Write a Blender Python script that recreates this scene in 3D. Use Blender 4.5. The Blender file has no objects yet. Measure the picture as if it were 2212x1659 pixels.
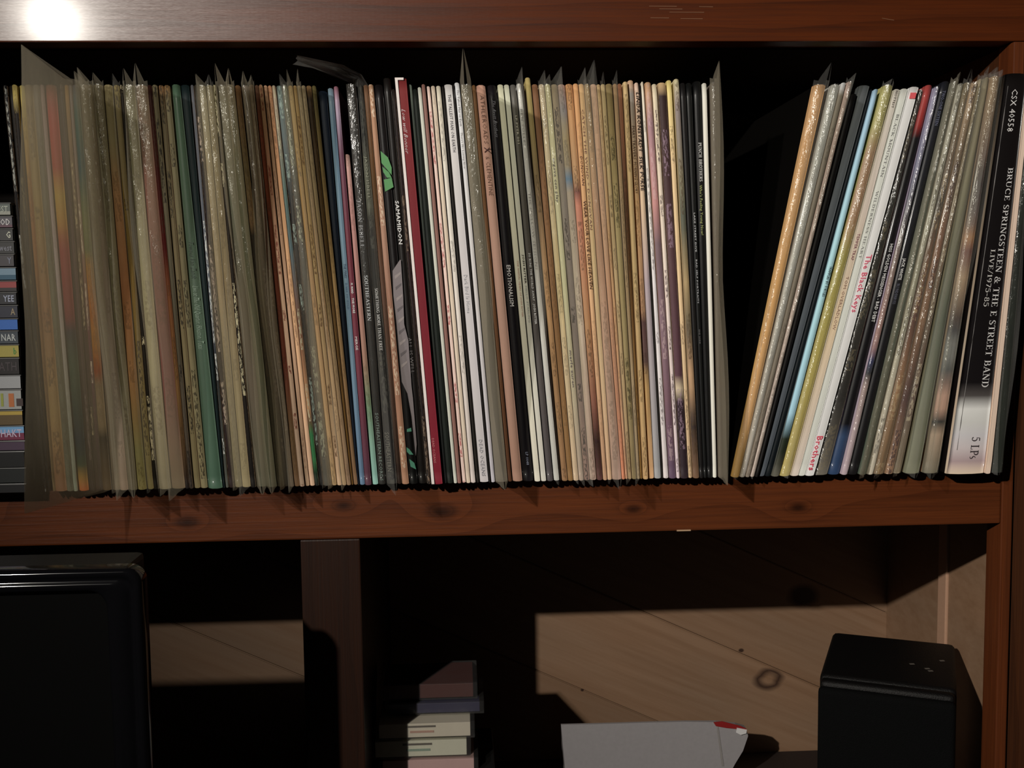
import bpy, bmesh, math, random
from mathutils import Vector, Matrix
random.seed(7)
S = bpy.context.scene
COL = S.collection

# ------------------------------------------------------------------ camera
W, H = 2212, 1659
CX, CY, CZ, YAW, PIT, ROL, FPX = -0.01885, -0.86464, 0.15022, 0.04821, 0.084, -0.01253, 2300.48
Fv = Vector((math.sin(YAW)*math.cos(PIT), math.cos(YAW)*math.cos(PIT), -math.sin(PIT)))
R0 = Fv.cross(Vector((0, 0, 1))).normalized(); U0 = R0.cross(Fv)
Rv = R0*math.cos(ROL)+U0*math.sin(ROL); Uv = -R0*math.sin(ROL)+U0*math.cos(ROL)
cd = bpy.data.cameras.new('camera'); cam = bpy.data.objects.new('camera', cd); COL.objects.link(cam)
cd.sensor_width = 36; cd.lens = FPX/W*36; cd.clip_start = .01
M = Matrix((( Rv.x, Uv.x, -Fv.x, CX), (Rv.y, Uv.y, -Fv.y, CY), (Rv.z, Uv.z, -Fv.z, CZ), (0, 0, 0, 1)))
cam.matrix_world = M
S.camera = cam

# ------------------------------------------------------------------ world, lamp, exposure
w = bpy.data.worlds.new('world'); S.world = w; w.use_nodes = True
w.node_tree.nodes['Background'].inputs[0].default_value = (1, .8, .62, 1)
w.node_tree.nodes['Background'].inputs[1].default_value = .004
LP = Vector((-.898, -1.572, .761))
ld = bpy.data.lights.new('lamp', 'SPOT'); ld.energy = 148; ld.color = (1, .94, .85); ld.shadow_soft_size = .016
ld.spot_size = math.radians(77); ld.spot_blend = 1
lamp = bpy.data.objects.new('lamp', ld); COL.objects.link(lamp); lamp.location = LP
lamp.rotation_euler = (Vector((.75, 0, .26))-LP).to_track_quat('-Z', 'Y').to_euler()
S.view_settings.view_transform = 'Standard'; S.view_settings.look = 'None'
S.view_settings.exposure = 0; S.view_settings.gamma = 1; S.view_settings.use_curve_mapping = False
S.cycles.transparent_max_bounces = 24; S.cycles.max_bounces = 6
S.cycles.use_denoising = True

# ------------------------------------------------------------------ pixel -> point on a plane Y = const
def un(x, y, Y):
    d = Fv + Rv*((x-W/2)/FPX) - Uv*((y-H/2)/FPX)
    t = (Y-CY)/d.y
    return Vector((CX, CY, CZ)) + d*t
def unz(x, y, Z):
    d = Fv + Rv*((x-W/2)/FPX) - Uv*((y-H/2)/FPX)
    return Vector((CX, CY, CZ)) + d*((Z-CZ)/d.z)

def s2l(c): return tuple((v/255/12.92 if v <= 10 else ((v/255+.055)/1.055)**2.4) for v in c)
KW = (.72, .655, .57)          # how bright a white card shows under this lamp, so an observed colour gives an albedo
def alb(c, k=1.0):
    return tuple(min(.86, max(.004, v/K/k)) for v, K in zip(s2l(c), KW))

# ------------------------------------------------------------------ materials
def newmat(name):
    m = bpy.data.materials.new(name); m.use_nodes = True
    nt = m.node_tree; b = nt.nodes['Principled BSDF']
    return m, nt, b
def N(nt, t, **kw):
    n = nt.nodes.new(t)
    for k, v in kw.items(): setattr(n, k, v)
    return n
def mth(nt, op, a, b=None, c=None, clamp=False):
    n = N(nt, 'ShaderNodeMath', operation=op); n.use_clamp = clamp
    for i, v in enumerate((a, b, c)):
        if v is None: continue
        if isinstance(v, (int, float)): n.inputs[i].default_value = v
        else: nt.links.new(v, n.inputs[i])
    return n.outputs[0]
def mixc(nt, f, a, b, mode='MIX'):
    n = N(nt, 'ShaderNodeMix', data_type='RGBA', blend_type=mode)
    for s, v in ((n.inputs[0], f), (n.inputs[6], a), (n.inputs[7], b)):
        if isinstance(v, (int, float)): s.default_value = v
        elif isinstance(v, tuple): s.default_value = (*v[:3], 1)
        else: nt.links.new(v, s)
    return n.outputs[2]
def noise(nt, vec, scale, detail=3, rough=.5, mscale=None):
    if mscale is not None:
        mp = N(nt, 'ShaderNodeMapping'); mp.inputs['Scale'].default_value = mscale; nt.links.new(vec, mp.inputs[0]); vec = mp.outputs[0]
    n = N(nt, 'ShaderNodeTexNoise'); nt.links.new(vec, n.inputs['Vector'])
    n.inputs['Scale'].default_value = scale; n.inputs['Detail'].default_value = detail; n.inputs['Roughness'].default_value = rough
    return n.outputs['Fac']

def plain(name, c, rough=.5, spec=.5, metal=0, bump=0, bscale=300):
    m, nt, b = newmat(name)
    b.inputs['Base Color'].default_value = (*c, 1); b.inputs['Roughness'].default_value = rough
    b.inputs['Specular IOR Level'].default_value = spec; b.inputs['Metallic'].default_value = metal
    tc = N(nt, 'ShaderNodeTexCoord')
    f = noise(nt, tc.outputs['Object'], bscale, 4)
    nt.links.new(mixc(nt, mth(nt, 'MULTIPLY', f, .35), c, tuple(v*.6 for v in c)), b.inputs['Base Color'])
    if bump:
        bp = N(nt, 'ShaderNodeBump'); bp.inputs['Strength'].default_value = bump; bp.inputs['Distance'].default_value = .001
        nt.links.new(f, bp.inputs['Height']); nt.links.new(bp.outputs[0], b.inputs['Normal'])
    return m

def card_material(name, rough, coat):
    # colour along the spine comes from the mesh attribute; noise adds wear, grain and the small unreadable print
    m, nt, b = newmat(name)
    col = N(nt, 'ShaderNodeAttribute', attribute_name='Col'); fl = N(nt, 'ShaderNodeAttribute', attribute_name='Print')
    uv = N(nt, 'ShaderNodeUVMap', uv_map='UVMap'); oi = N(nt, 'ShaderNodeObjectInfo')
    off = N(nt, 'ShaderNodeVectorMath', operation='ADD'); nt.links.new(uv.outputs[0], off.inputs[0])
    cmb = N(nt, 'ShaderNodeCombineXYZ'); nt.links.new(mth(nt, 'MULTIPLY', oi.outputs['Random'], 40.0), cmb.inputs[2]); nt.links.new(cmb.outputs[0], off.inputs[1])
    v = off.outputs[0]
    sep = N(nt, 'ShaderNodeSeparateXYZ'); nt.links.new(uv.outputs[0], sep.inputs[0])
    u = sep.outputs[0]
    g1 = noise(nt, v, 1, 4, .6, (1.3, 60, 1)); g2 = noise(nt, v, 1, 3, .6, (.9, 9, 1)); g3 = noise(nt, v, 1, 2, .5, (4, 380, 1))
    amt = fl.outputs['Alpha']
    # broad mottling
    k = mth(nt, 'ADD', mth(nt, 'MULTIPLY', g1, .34), mth(nt, 'MULTIPLY', g2, .5)); k = mth(nt, 'ADD', k, .58)
    kk = N(nt, 'ShaderNodeMix', data_type='FLOAT'); nt.links.new(mth(nt, 'MINIMUM', mth(nt, 'ADD', mth(nt, 'MULTIPLY', amt, 2.0), .25), 1.0), kk.inputs[0]); kk.inputs[2].default_value = 1; nt.links.new(k, kk.inputs[3])
    sc = N(nt, 'ShaderNodeVectorMath', operation='SCALE'); nt.links.new(col.outputs['Color'], sc.inputs[0]); nt.links.new(kk.outputs[0], sc.inputs['Scale'])
    # small print: broken dashes down the middle of the spine
    cen = mth(nt, 'LESS_THAN', mth(nt, 'ABSOLUTE', mth(nt, 'SUBTRACT', u, .5)), .3)
    word = mth(nt, 'GREATER_THAN', noise(nt, v, 1, 0, .5, (0, 24, 1)), .52)
    let = mth(nt, 'GREATER_THAN', noise(nt, v, 1, 2, .5, (5, 300, 1)), .5)
    pf = mth(nt, 'MULTIPLY', mth(nt, 'MULTIPLY', cen, word), mth(nt, 'MULTIPLY', let, amt))
    c1 = mixc(nt, pf, sc.outputs[0], fl.outputs['Color'])
    # worn edges
    e = mth(nt, 'GREATER_THAN', mth(nt, 'ADD', mth(nt, 'ABSOLUTE', mth(nt, 'SUBTRACT', u, .5)), mth(nt, 'MULTIPLY', g3, .22)), .57)
    wr = mth(nt, 'MULTIPLY', mth(nt, 'MULTIPLY', e, amt), .5)
    c2 = mixc(nt, wr, c1, (.36, .25, .16))
    nt.links.new(c2, b.inputs['Base Color'])
    b.inputs['Roughness'].default_value = rough; b.inputs['Specular IOR Level'].default_value = .22; b.inputs['Coat Weight'].default_value = coat; b.inputs['Coat Roughness'].default_value = .12
    bp = N(nt, 'ShaderNodeBump'); bp.inputs['Strength'].default_value = .25; bp.inputs['Distance'].default_value = .0006
    nt.links.new(g1, bp.inputs['Height']); nt.links.new(bp.outputs[0], b.inputs['Normal'])
    return m
MCARD = card_material('printed_card', .6, 0)
MJACK = plain('jacket_side', (.004, .0035, .003), .9, .02)
MGLOSS = card_material('laminated_card', .48, .18)

def sleeve_material(name, dens, tint, rough=.22):
    m, nt, b = newmat(name); nt.nodes.remove(b); out = nt.nodes['Material Output']
    tc = N(nt, 'ShaderNodeTexCoord')
    f = noise(nt, tc.outputs['Object'], 1, 4, .6, (30, 60, 12)); wr = noise(nt, tc.outputs['Object'], 1, 4, .65, (60, 90, 34))
    bp = N(nt, 'ShaderNodeBump'); bp.inputs['Strength'].default_value = .7; bp.inputs['Distance'].default_value = .004; nt.links.new(wr, bp.inputs['Height'])
    di = N(nt, 'ShaderNodeBsdfDiffuse'); di.inputs[0].default_value = (*tint, 1)
    tl = N(nt, 'ShaderNodeBsdfTranslucent'); tl.inputs[0].default_value = (*tint, 1)
    a = N(nt, 'ShaderNodeMixShader'); a.inputs[0].default_value = .5; nt.links.new(di.outputs[0], a.inputs[1]); nt.links.new(tl.outputs[0], a.inputs[2])
    gl = N(nt, 'ShaderNodeBsdfGlossy'); gl.inputs['Roughness'].default_value = rough; gl.inputs[0].default_value = (.9, .9, .9, 1); nt.links.new(bp.outputs[0], gl.inputs['Normal'])
    c = N(nt, 'ShaderNodeMixShader'); c.inputs[0].default_value = .14; nt.links.new(a.outputs[0], c.inputs[1]); nt.links.new(gl.outputs[0], c.inputs[2])
    tr = N(nt, 'ShaderNodeBsdfTransparent'); tr.inputs[0].default_value = (.97, .97, .95, 1)
    mx = N(nt, 'ShaderNodeMixShader'); nt.links.new(mth(nt, 'ADD', mth(nt, 'MULTIPLY', f, .16), dens-.08), mx.inputs[0])
    nt.links.new(tr.outputs[0], mx.inputs[1]); nt.links.new(c.outputs[0], mx.inputs[2]); nt.links.new(mx.outputs[0], out.inputs[0])
    return m
MSLV = sleeve_material('cloudy_plastic', .25, (.86, .8, .66))
MSLV2 = sleeve_material('hazy_plastic', .33, (.78, .71, .57), .35)
MSLC = sleeve_material('clear_plastic', .13, (.85, .85, .82), .12)

def wrap_material():
    m, nt, b = newmat('wrinkled_film'); nt.nodes.remove(b); out = nt.nodes['Material Output']
    tc = N(nt, 'ShaderNodeTexCoord'); wr = noise(nt, tc.outputs['Object'], 1, 5, .62, (160, 60, 26))
    bp = N(nt, 'ShaderNodeBump'); bp.inputs['Strength'].default_value = .8; bp.inputs['Distance'].default_value = .0035; nt.links.new(wr, bp.inputs['Height'])
    gl = N(nt, 'ShaderNodeBsdfGlossy'); gl.inputs['Roughness'].default_value = .16; gl.inputs[0].default_value = (1, 1, 1, 1); nt.links.new(bp.outputs[0], gl.inputs['Normal'])
    di = N(nt, 'ShaderNodeBsdfDiffuse'); di.inputs[0].default_value = (.8, .78, .7, 1)
    tr = N(nt, 'ShaderNodeBsdfTransparent'); tr.inputs[0].default_value = (.98, .98, .97, 1)
    a = N(nt, 'ShaderNodeMixShader'); a.inputs[0].default_value = .03; nt.links.new(tr.outputs[0], a.inputs[1]); nt.links.new(di.outputs[0], a.inputs[2])
    c = N(nt, 'ShaderNodeMixShader'); c.inputs[0].default_value = .06; nt.links.new(a.outputs[0], c.inputs[1]); nt.links.new(gl.outputs[0], c.inputs[2])
    nt.links.new(c.outputs[0], out.inputs[0]); return m
MWRAP = wrap_material()
MCRUMP = sleeve_material('crumpled_plastic', .3, (.7, .7, .68), .1)

def wood_material(name, dark, mid, light, axis='X', rough=.3, coat=.4, knots=(), ring=34, gloss_noise=.2, crough=.2, spec=.25):
    # grain runs along one axis; knots have a place and a shape of their own
    m, nt, b = newmat(name)
    ge = N(nt, 'ShaderNodeNewGeometry'); P = ge.outputs['Position']
    sp = N(nt, 'ShaderNodeSeparateXYZ'); nt.links.new(P, sp.inputs[0])
    X, Y, Z = sp.outputs
    a, c = (X, Z) if axis == 'X' else (Z, X)
    big = noise(nt, P, 1, 3, .5, (1.6, 9, 9) if axis == 'X' else (9, 9, 1.6))
    fine = noise(nt, P, 1, 5, .68, (9, 260, 420) if axis == 'X' else (420, 260, 9))
    coord = mth(nt, 'ADD', mth(nt, 'MULTIPLY', c, ring), mth(nt, 'MULTIPLY', big, 3.4))
    spots = None
    for (kx, kz, r) in knots:
        dx = mth(nt, 'MULTIPLY', mth(nt, 'SUBTRACT', X, kx), (.5 if axis == 'X' else 1)/r); dz = mth(nt, 'MULTIPLY', mth(nt, 'SUBTRACT', Z, kz), (1 if axis == 'X' else .5)/r)
        d2 = mth(nt, 'ADD', mth(nt, 'MULTIPLY', dx, dx), mth(nt, 'MULTIPLY', dz, dz))
        w_ = mth(nt, 'DIVIDE', 1.0, mth(nt, 'ADD', d2, 1.0))
        coord = mth(nt, 'ADD', coord, mth(nt, 'MULTIPLY', w_, 2.2))
        q = mth(nt, 'SUBTRACT', mth(nt, 'MULTIPLY', mth(nt, 'ADD', w_, mth(nt, 'MULTIPLY', fine, .15)), 1.9), 1.1, clamp=True)
        spots = q if spots is None else mth(nt, 'MAXIMUM', spots, q)
    fr = mth(nt, 'FRACT', coord); tri = mth(nt, 'MULTIPLY', mth(nt, 'MULTIPLY', fr, fr), fr)
    g = mth(nt, 'ADD', mth(nt, 'MULTIPLY', tri, .3), mth(nt, 'MULTIPLY', mth(nt, 'SUBTRACT', fine, .25), 1.5), clamp=True)
    c1 = mixc(nt, mth(nt, 'MULTIPLY', big, 1.0), mid, light)
    c2 = mixc(nt, mth(nt, 'MULTIPLY', g, .85), c1, dark)
    if spots is not None: c2 = mixc(nt, mth(nt, 'MULTIPLY', spots, .85), c2, tuple(v*.25 for v in dark))
    nt.links.new(c2, b.inputs['Base Color'])
    rn = mth(nt, 'ADD', mth(nt, 'MULTIPLY', fine, gloss_noise), rough-.5*gloss_noise)
    nt.links.new(rn, b.inputs['Roughness']); b.inputs['Coat Weight'].default_value = coat; b.inputs['Coat Roughness'].default_value = crough; b.inputs['Specular IOR Level'].default_value = spec
    bp = N(nt, 'ShaderNodeBump'); bp.inputs['Strength'].default_value = .35; bp.inputs['Distance'].default_value = .0008
    nt.links.new(fine, bp.inputs['Height']); nt.links.new(bp.outputs[0], b.inputs['Normal'])
    return m

ZT, TH, XR, XL0, XL1, YR, DEP, XW, ZD = .35023, .0476, .43451, -.15222, -.10359, -.01923, .335, .4754, -.39
ST_D, ST_M, ST_L = (.034, .008, .0025), (.118, .028, .0075), (.17, .046, .013)
def kn(x, y, r): p = un(x, y, 0); return (p.x, p.z, r)
MTOP = wood_material('stained_pine_top', tuple(v*.75 for v in ST_D), tuple(v*q for v, q in zip(ST_M, (.78, .66, .55))), tuple(v*q for v, q in zip(ST_L, (.78, .66, .55))), rough=.36, coat=.13, ring=50, crough=.15, spec=.4)
MSHELF = wood_material('stained_pine_shelf', ST_D, ST_M, ST_L, knots=(kn(405, 1128, .007), kn(742, 1092, .006), kn(955, 1106, .0085), kn(1368, 1100, .005), kn(1724, 1096, .006), kn(-60, 1120, .01)), rough=.45, coat=.15)
MPOST = wood_material('stained_pine_post', ST_D, ST_M, ST_L, axis='Z', rough=.5, coat=.1)
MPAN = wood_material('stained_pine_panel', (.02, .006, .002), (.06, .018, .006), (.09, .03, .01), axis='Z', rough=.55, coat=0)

# ------------------------------------------------------------------ object helpers
def tag(o, label=None, cat=None, group=None, kind=None):
    if label: o['label'] = label
    if cat: o['category'] = cat
    if group: o['group'] = group
    if kind: o['kind'] = kind
    return o
def empty(name, loc, **k):
    o = bpy.data.objects.new(name, None); COL.objects.link(o); o.location = loc; o.empty_display_size = .02
    return tag(o, **k)
def link(name, me, mat, parent=None):
    o = bpy.data.objects.new(name, me); COL.objects.link(o)
    if mat:
        for m_ in (mat if isinstance(mat, (list, tuple)) else [mat]): me.materials.append(m_)
    if parent:
        o.parent = parent; o.matrix_parent_inverse = Matrix.Translation(parent.location).inverted() if parent.parent is None else parent.matrix_parent_inverse.copy()
    return o
def mesh(name, verts, faces):
    me = bpy.data.meshes.new(name); me.from_pydata([tuple(v) for v in verts], [], faces); me.update(); return me
BOXF = [(0, 1, 3, 2), (4, 6, 7, 5), (0, 4, 5, 1), (2, 3, 7, 6), (0, 2, 6, 4), (1, 5, 7, 3)]
def boxme(name, x0, x1, y0, y1, z0, z1, bev=0, seg=2, mtx=None):
    bm = bmesh.new()
    vs = [bm.verts.new((x, y, z)) for x in (x0, x1) for y in (y0, y1) for z in (z0, z1)]
    for f in BOXF: bm.faces.new([vs[i] for i in f])
    bmesh.ops.recalc_face_normals(bm, faces=bm.faces)
    if bev: bmesh.ops.bevel(bm, geom=bm.edges[:], offset=bev, segments=seg, profile=.6, affect='EDGES')
    if mtx is not None: bmesh.ops.transform(bm, matrix=mtx, verts=bm.verts)
    me = bpy.data.meshes.new(name); bm.to_mesh(me); bm.free()
    return me
def prism(name, pts, y0, y1, bev=0):
    # outline in X,Z extruded in Y
    bm = bmesh.new(); a = [bm.verts.new((x, y0, z)) for x, z in pts]; c = [bm.verts.new((x, y1, z)) for x, z in pts]; n = len(pts)
    bm.faces.new(a); bm.faces.new(c[::-1])
    for i in range(n): bm.faces.new((a[i], c[i], c[(i+1) % n], a[(i+1) % n]))
    bmesh.ops.recalc_face_normals(bm, faces=bm.faces)
    if bev: bmesh.ops.bevel(bm, geom=bm.edges[:], offset=bev, segments=2, affect='EDGES')
    me = bpy.data.meshes.new(name); bm.to_mesh(me); bm.free(); return me
def smooth(o, ang=40):
    for p in o.data.polygons: p.use_smooth = True
    return o

# ------------------------------------------------------------------ the setting: plank wall, side wall, floor
PINE = []
def knw(x, y, r): p = un(x, y, DEP); return (p.x, p.z, r)
for i, t in enumerate((1.0, .93, 1.06)):
    PINE.append(None)
def pine_material(name, t):
    m, nt, b = newmat(name)
    ge = N(nt, 'ShaderNodeNewGeometry'); P = ge.outputs['Position']
    rot = N(nt, 'ShaderNodeVectorRotate'); rot.rotation_type = 'Y_AXIS'; nt.links.new(P, rot.inputs['Vector']); rot.inputs['Angle'].default_value = -.41
    q = rot.outputs[0]
    g = noise(nt, q, 1, 5, .6, (7, 50, 130)); f = noise(nt, q, 1, 3, .5, (5, 4, 16))
    t *= .7
    c = mixc(nt, mth(nt, 'MULTIPLY', f, 1.0), (.33*t, .225*t, .15*t), (.42*t, .235*t, .13*t))
    c = mixc(nt, mth(nt, 'MULTIPLY', mth(nt, 'SUBTRACT', g, .35, clamp=True), 1.2), c, (.17, .085, .04))
    sp = N(nt, 'ShaderNodeSeparateXYZ'); nt.links.new(P, sp.inputs[0])
    for (x, y, r, ringy) in ((1660, 1467, .0155, 1), (1735, 1287, .017, 0), (1601, 1405, .003, 0), (1258, 1491, .002, 0)):
        p = un(x, y, DEP)
        dx = mth(nt, 'DIVIDE', mth(nt, 'SUBTRACT', sp.outputs[0], p.x), r*1.15); dz = mth(nt, 'DIVIDE', mth(nt, 'SUBTRACT', sp.outputs[2], p.z), r*.85)
        d = mth(nt, 'SQRT', mth(nt, 'ADD', mth(nt, 'MULTIPLY', dx, dx), mth(nt, 'MULTIPLY', dz, dz)))
        d = mth(nt, 'ADD', d, mth(nt, 'MULTIPLY', mth(nt, 'SUBTRACT', g, .5), .5))
        if ringy:
            k = mth(nt, 'SUBTRACT', 1.0, mth(nt, 'MULTIPLY', mth(nt, 'ABSOLUTE', mth(nt, 'SUBTRACT', d, .72)), 2.4), clamp=True)
        else: k = mth(nt, 'MULTIPLY', mth(nt, 'SUBTRACT', 1.15, d, clamp=True), 2.0, clamp=True)
        c = mixc(nt, mth(nt, 'MULTIPLY', k, .95, clamp=True), c, (.035, .014, .008))
    nt.links.new(c, b.inputs['Base Color']); b.inputs['Roughness'].default_value = .55
    return m
PINE = [pine_material('pale_pine_%s' % n, t) for n, t in (('light', 1.0), ('warm', .9), ('bright', 1.08))]
wall = empty('wall_back', (0, DEP, 0), kind='structure')
link('backing', boxme('backing', -1.3, .62, DEP+.012, DEP+.03, -1.1, 1.2), PINE[1], wall)
# diagonal planks; the joints fall to the right. slope from the joint seen in the lower bay
a1, a2 = un(1400, 1325, DEP), un(1760, 1480, DEP)
ang = math.atan2(a2.z-a1.z, a2.x-a1.x)
c1p = un(1175, 1454, DEP); nrm = Vector((-math.sin(ang), math.cos(ang)))
pitch = abs((c1p.x-a1.x)*nrm.x+(c1p.z-a1.z)*nrm.y)
base = a1.x*nrm.x+a1.z*nrm.y; dvec = Vector((math.cos(ang), math.sin(ang)))
def clip_poly(poly, x0, x1, z0, z1):
    for ax, lim, s in ((0, x0, 1), (0, x1, -1), (1, z0, 1), (1, z1, -1)):
        out = []
        for i in range(len(poly)):
            A, B = poly[i], poly[(i+1) % len(poly)]
            da, db = s*(A[ax]-lim), s*(B[ax]-lim)
            if da >= 0: out.append(A)
            if (da >= 0) != (db >= 0):
                t = da/(da-db); out.append((A[0]+(B[0]-A[0])*t, A[1]+(B[1]-A[1])*t))
        poly = out
        if not poly: break
    return poly
for k in range(-9, 11):
    o0, o1 = base+k*pitch+.0003, base+(k+1)*pitch-.0003
    pts = []
    for o_, l_ in ((o0, -3), (o0, 3), (o1, 3), (o1, -3)):
        pts.append((nrm.x*o_+dvec.x*l_, nrm.y*o_+dvec.y*l_))
    pts = clip_poly(pts, -1.3, XW+.03, -.75, .8)
    if len(pts) >= 3: link('plank', prism('plank', pts, DEP+random.uniform(-.0004, .0004), DEP+.012, .0011), PINE[k % 3], wall)
wr_ = empty('wall_right', (XW, .1, 0), kind='structure')
ys = unz(2036, 1420, -.25)
# two upright boards and a pale seam strip between them
def ywall(x, y):
    d = Fv + Rv*((x-W/2)/FPX) - Uv*((y-H/2)/FPX); return CY + d.y*(XW-CX)/d.x
yA, yB = ywall(2027, 1420), ywall(2045, 1420)
link('plank', boxme('plank', XW, XW+.02, min(yA, yB)+abs(yA-yB), DEP+.012, -.75, .8, .0006), PINE[0], wr_)
link('plank', boxme('plank', XW, XW+.02, .0, min(yA, yB), -.75, .8, .0006), PINE[2], wr_)
link('seam_strip', boxme('seam_strip', XW-.0025, XW+.018, min(yA, yB)+.0004, max(yA, yB)-.0004, -.75, .8, .001), plain('pink_pine', (.5, .3, .2), .5), wr_)
fl = link('floor', boxme('floor', -1.3, 1.3, -2.2, DEP+.03, -1.14, -1.1), plain('brown_floor', (.08, .05, .03), .6)); fl['kind'] = 'structure'

# ------------------------------------------------------------------ bookcase and desk
desk = empty('desk', (-.2, 0, -1.1), label='dark desk top under the bookcase, carrying the television, cassettes and speaker', cat='desk')
MDESK = plain('dark_desk', (.02, .012, .01), .7)
link('desk_top', boxme('desk_top', -1.25, XW-.001, -.36, DEP-.002, ZD-.03, ZD, .002), MDESK, desk)
for x in (-1.22, -.2, XW-.05):
    link('leg', boxme('leg', x, x+.045, -.32, DEP-.01, -1.1, ZD-.0302, .002), MDESK, desk)
bc = empty('bookcase', (0, .1, ZD), label='red-brown stained pine bookcase holding the row of records', cat='bookcase')
link('top_board', boxme('top_board', -1.2, XR+.05, 0, DEP-.004, ZT, ZT+.11, .0012), MTOP, bc)
link('shelf_board', boxme('shelf_board', -1.2, XR-.0004, 0, DEP-.004, -TH, 0, .0014), MSHELF, bc)
for (x, y, l) in ((1402, 14, 60), (1424, 20, 50), (1446, 27, 75), (1405, 39, 40), (1470, 41, 48), (1510, 15, 30), (1905, 40, 26)):
    A, B = un(x, y, 0), un(x+l, y+(4 if x > 1900 else 0), 0)
    link('scratch', mesh('scratch', [(A.x, -.0003, A.z), (B.x, -.0003, B.z-.0002), (B.x, -.0003, B.z+.0003), (A.x, -.0003, A.z+.0004)], [(0, 1, 2, 3)]), plain('scratched_varnish', (.2, .09, .045), .5), bc)
xo = un(2200, 600, 0).x
link('corner_post', boxme('corner_post', XR, xo, -.0006, .024, ZD+.0005, ZT-.0005, .001), MPOST, bc)
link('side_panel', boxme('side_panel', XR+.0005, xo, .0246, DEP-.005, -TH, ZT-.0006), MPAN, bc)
link('ceiling_shade_sheet', boxme('ceiling_shade_sheet', -1.19, XR-.001, .022, DEP-.005, ZT-.0018, ZT-.0004), plain('painted_ceiling_shade', (.012, .007, .005), .9, .03), bc)  # near-black sheet added to paint shade under the top board
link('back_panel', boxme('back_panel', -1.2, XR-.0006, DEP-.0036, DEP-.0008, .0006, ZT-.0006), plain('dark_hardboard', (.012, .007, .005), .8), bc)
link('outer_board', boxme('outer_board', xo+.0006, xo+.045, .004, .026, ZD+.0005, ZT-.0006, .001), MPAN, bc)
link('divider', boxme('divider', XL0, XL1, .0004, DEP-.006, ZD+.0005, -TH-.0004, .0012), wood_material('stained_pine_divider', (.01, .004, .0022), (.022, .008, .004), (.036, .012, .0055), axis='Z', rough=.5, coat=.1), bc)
link('scuff', boxme('scuff', *(lambda a, b: (a.x, b.x, -.0003, .001, a.z-.0006, a.z+.0006))(un(1462, 1146, 0), un(1492, 1146, 0))), plain('bare_wood', (.5, .33, .2)), bc)

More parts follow.
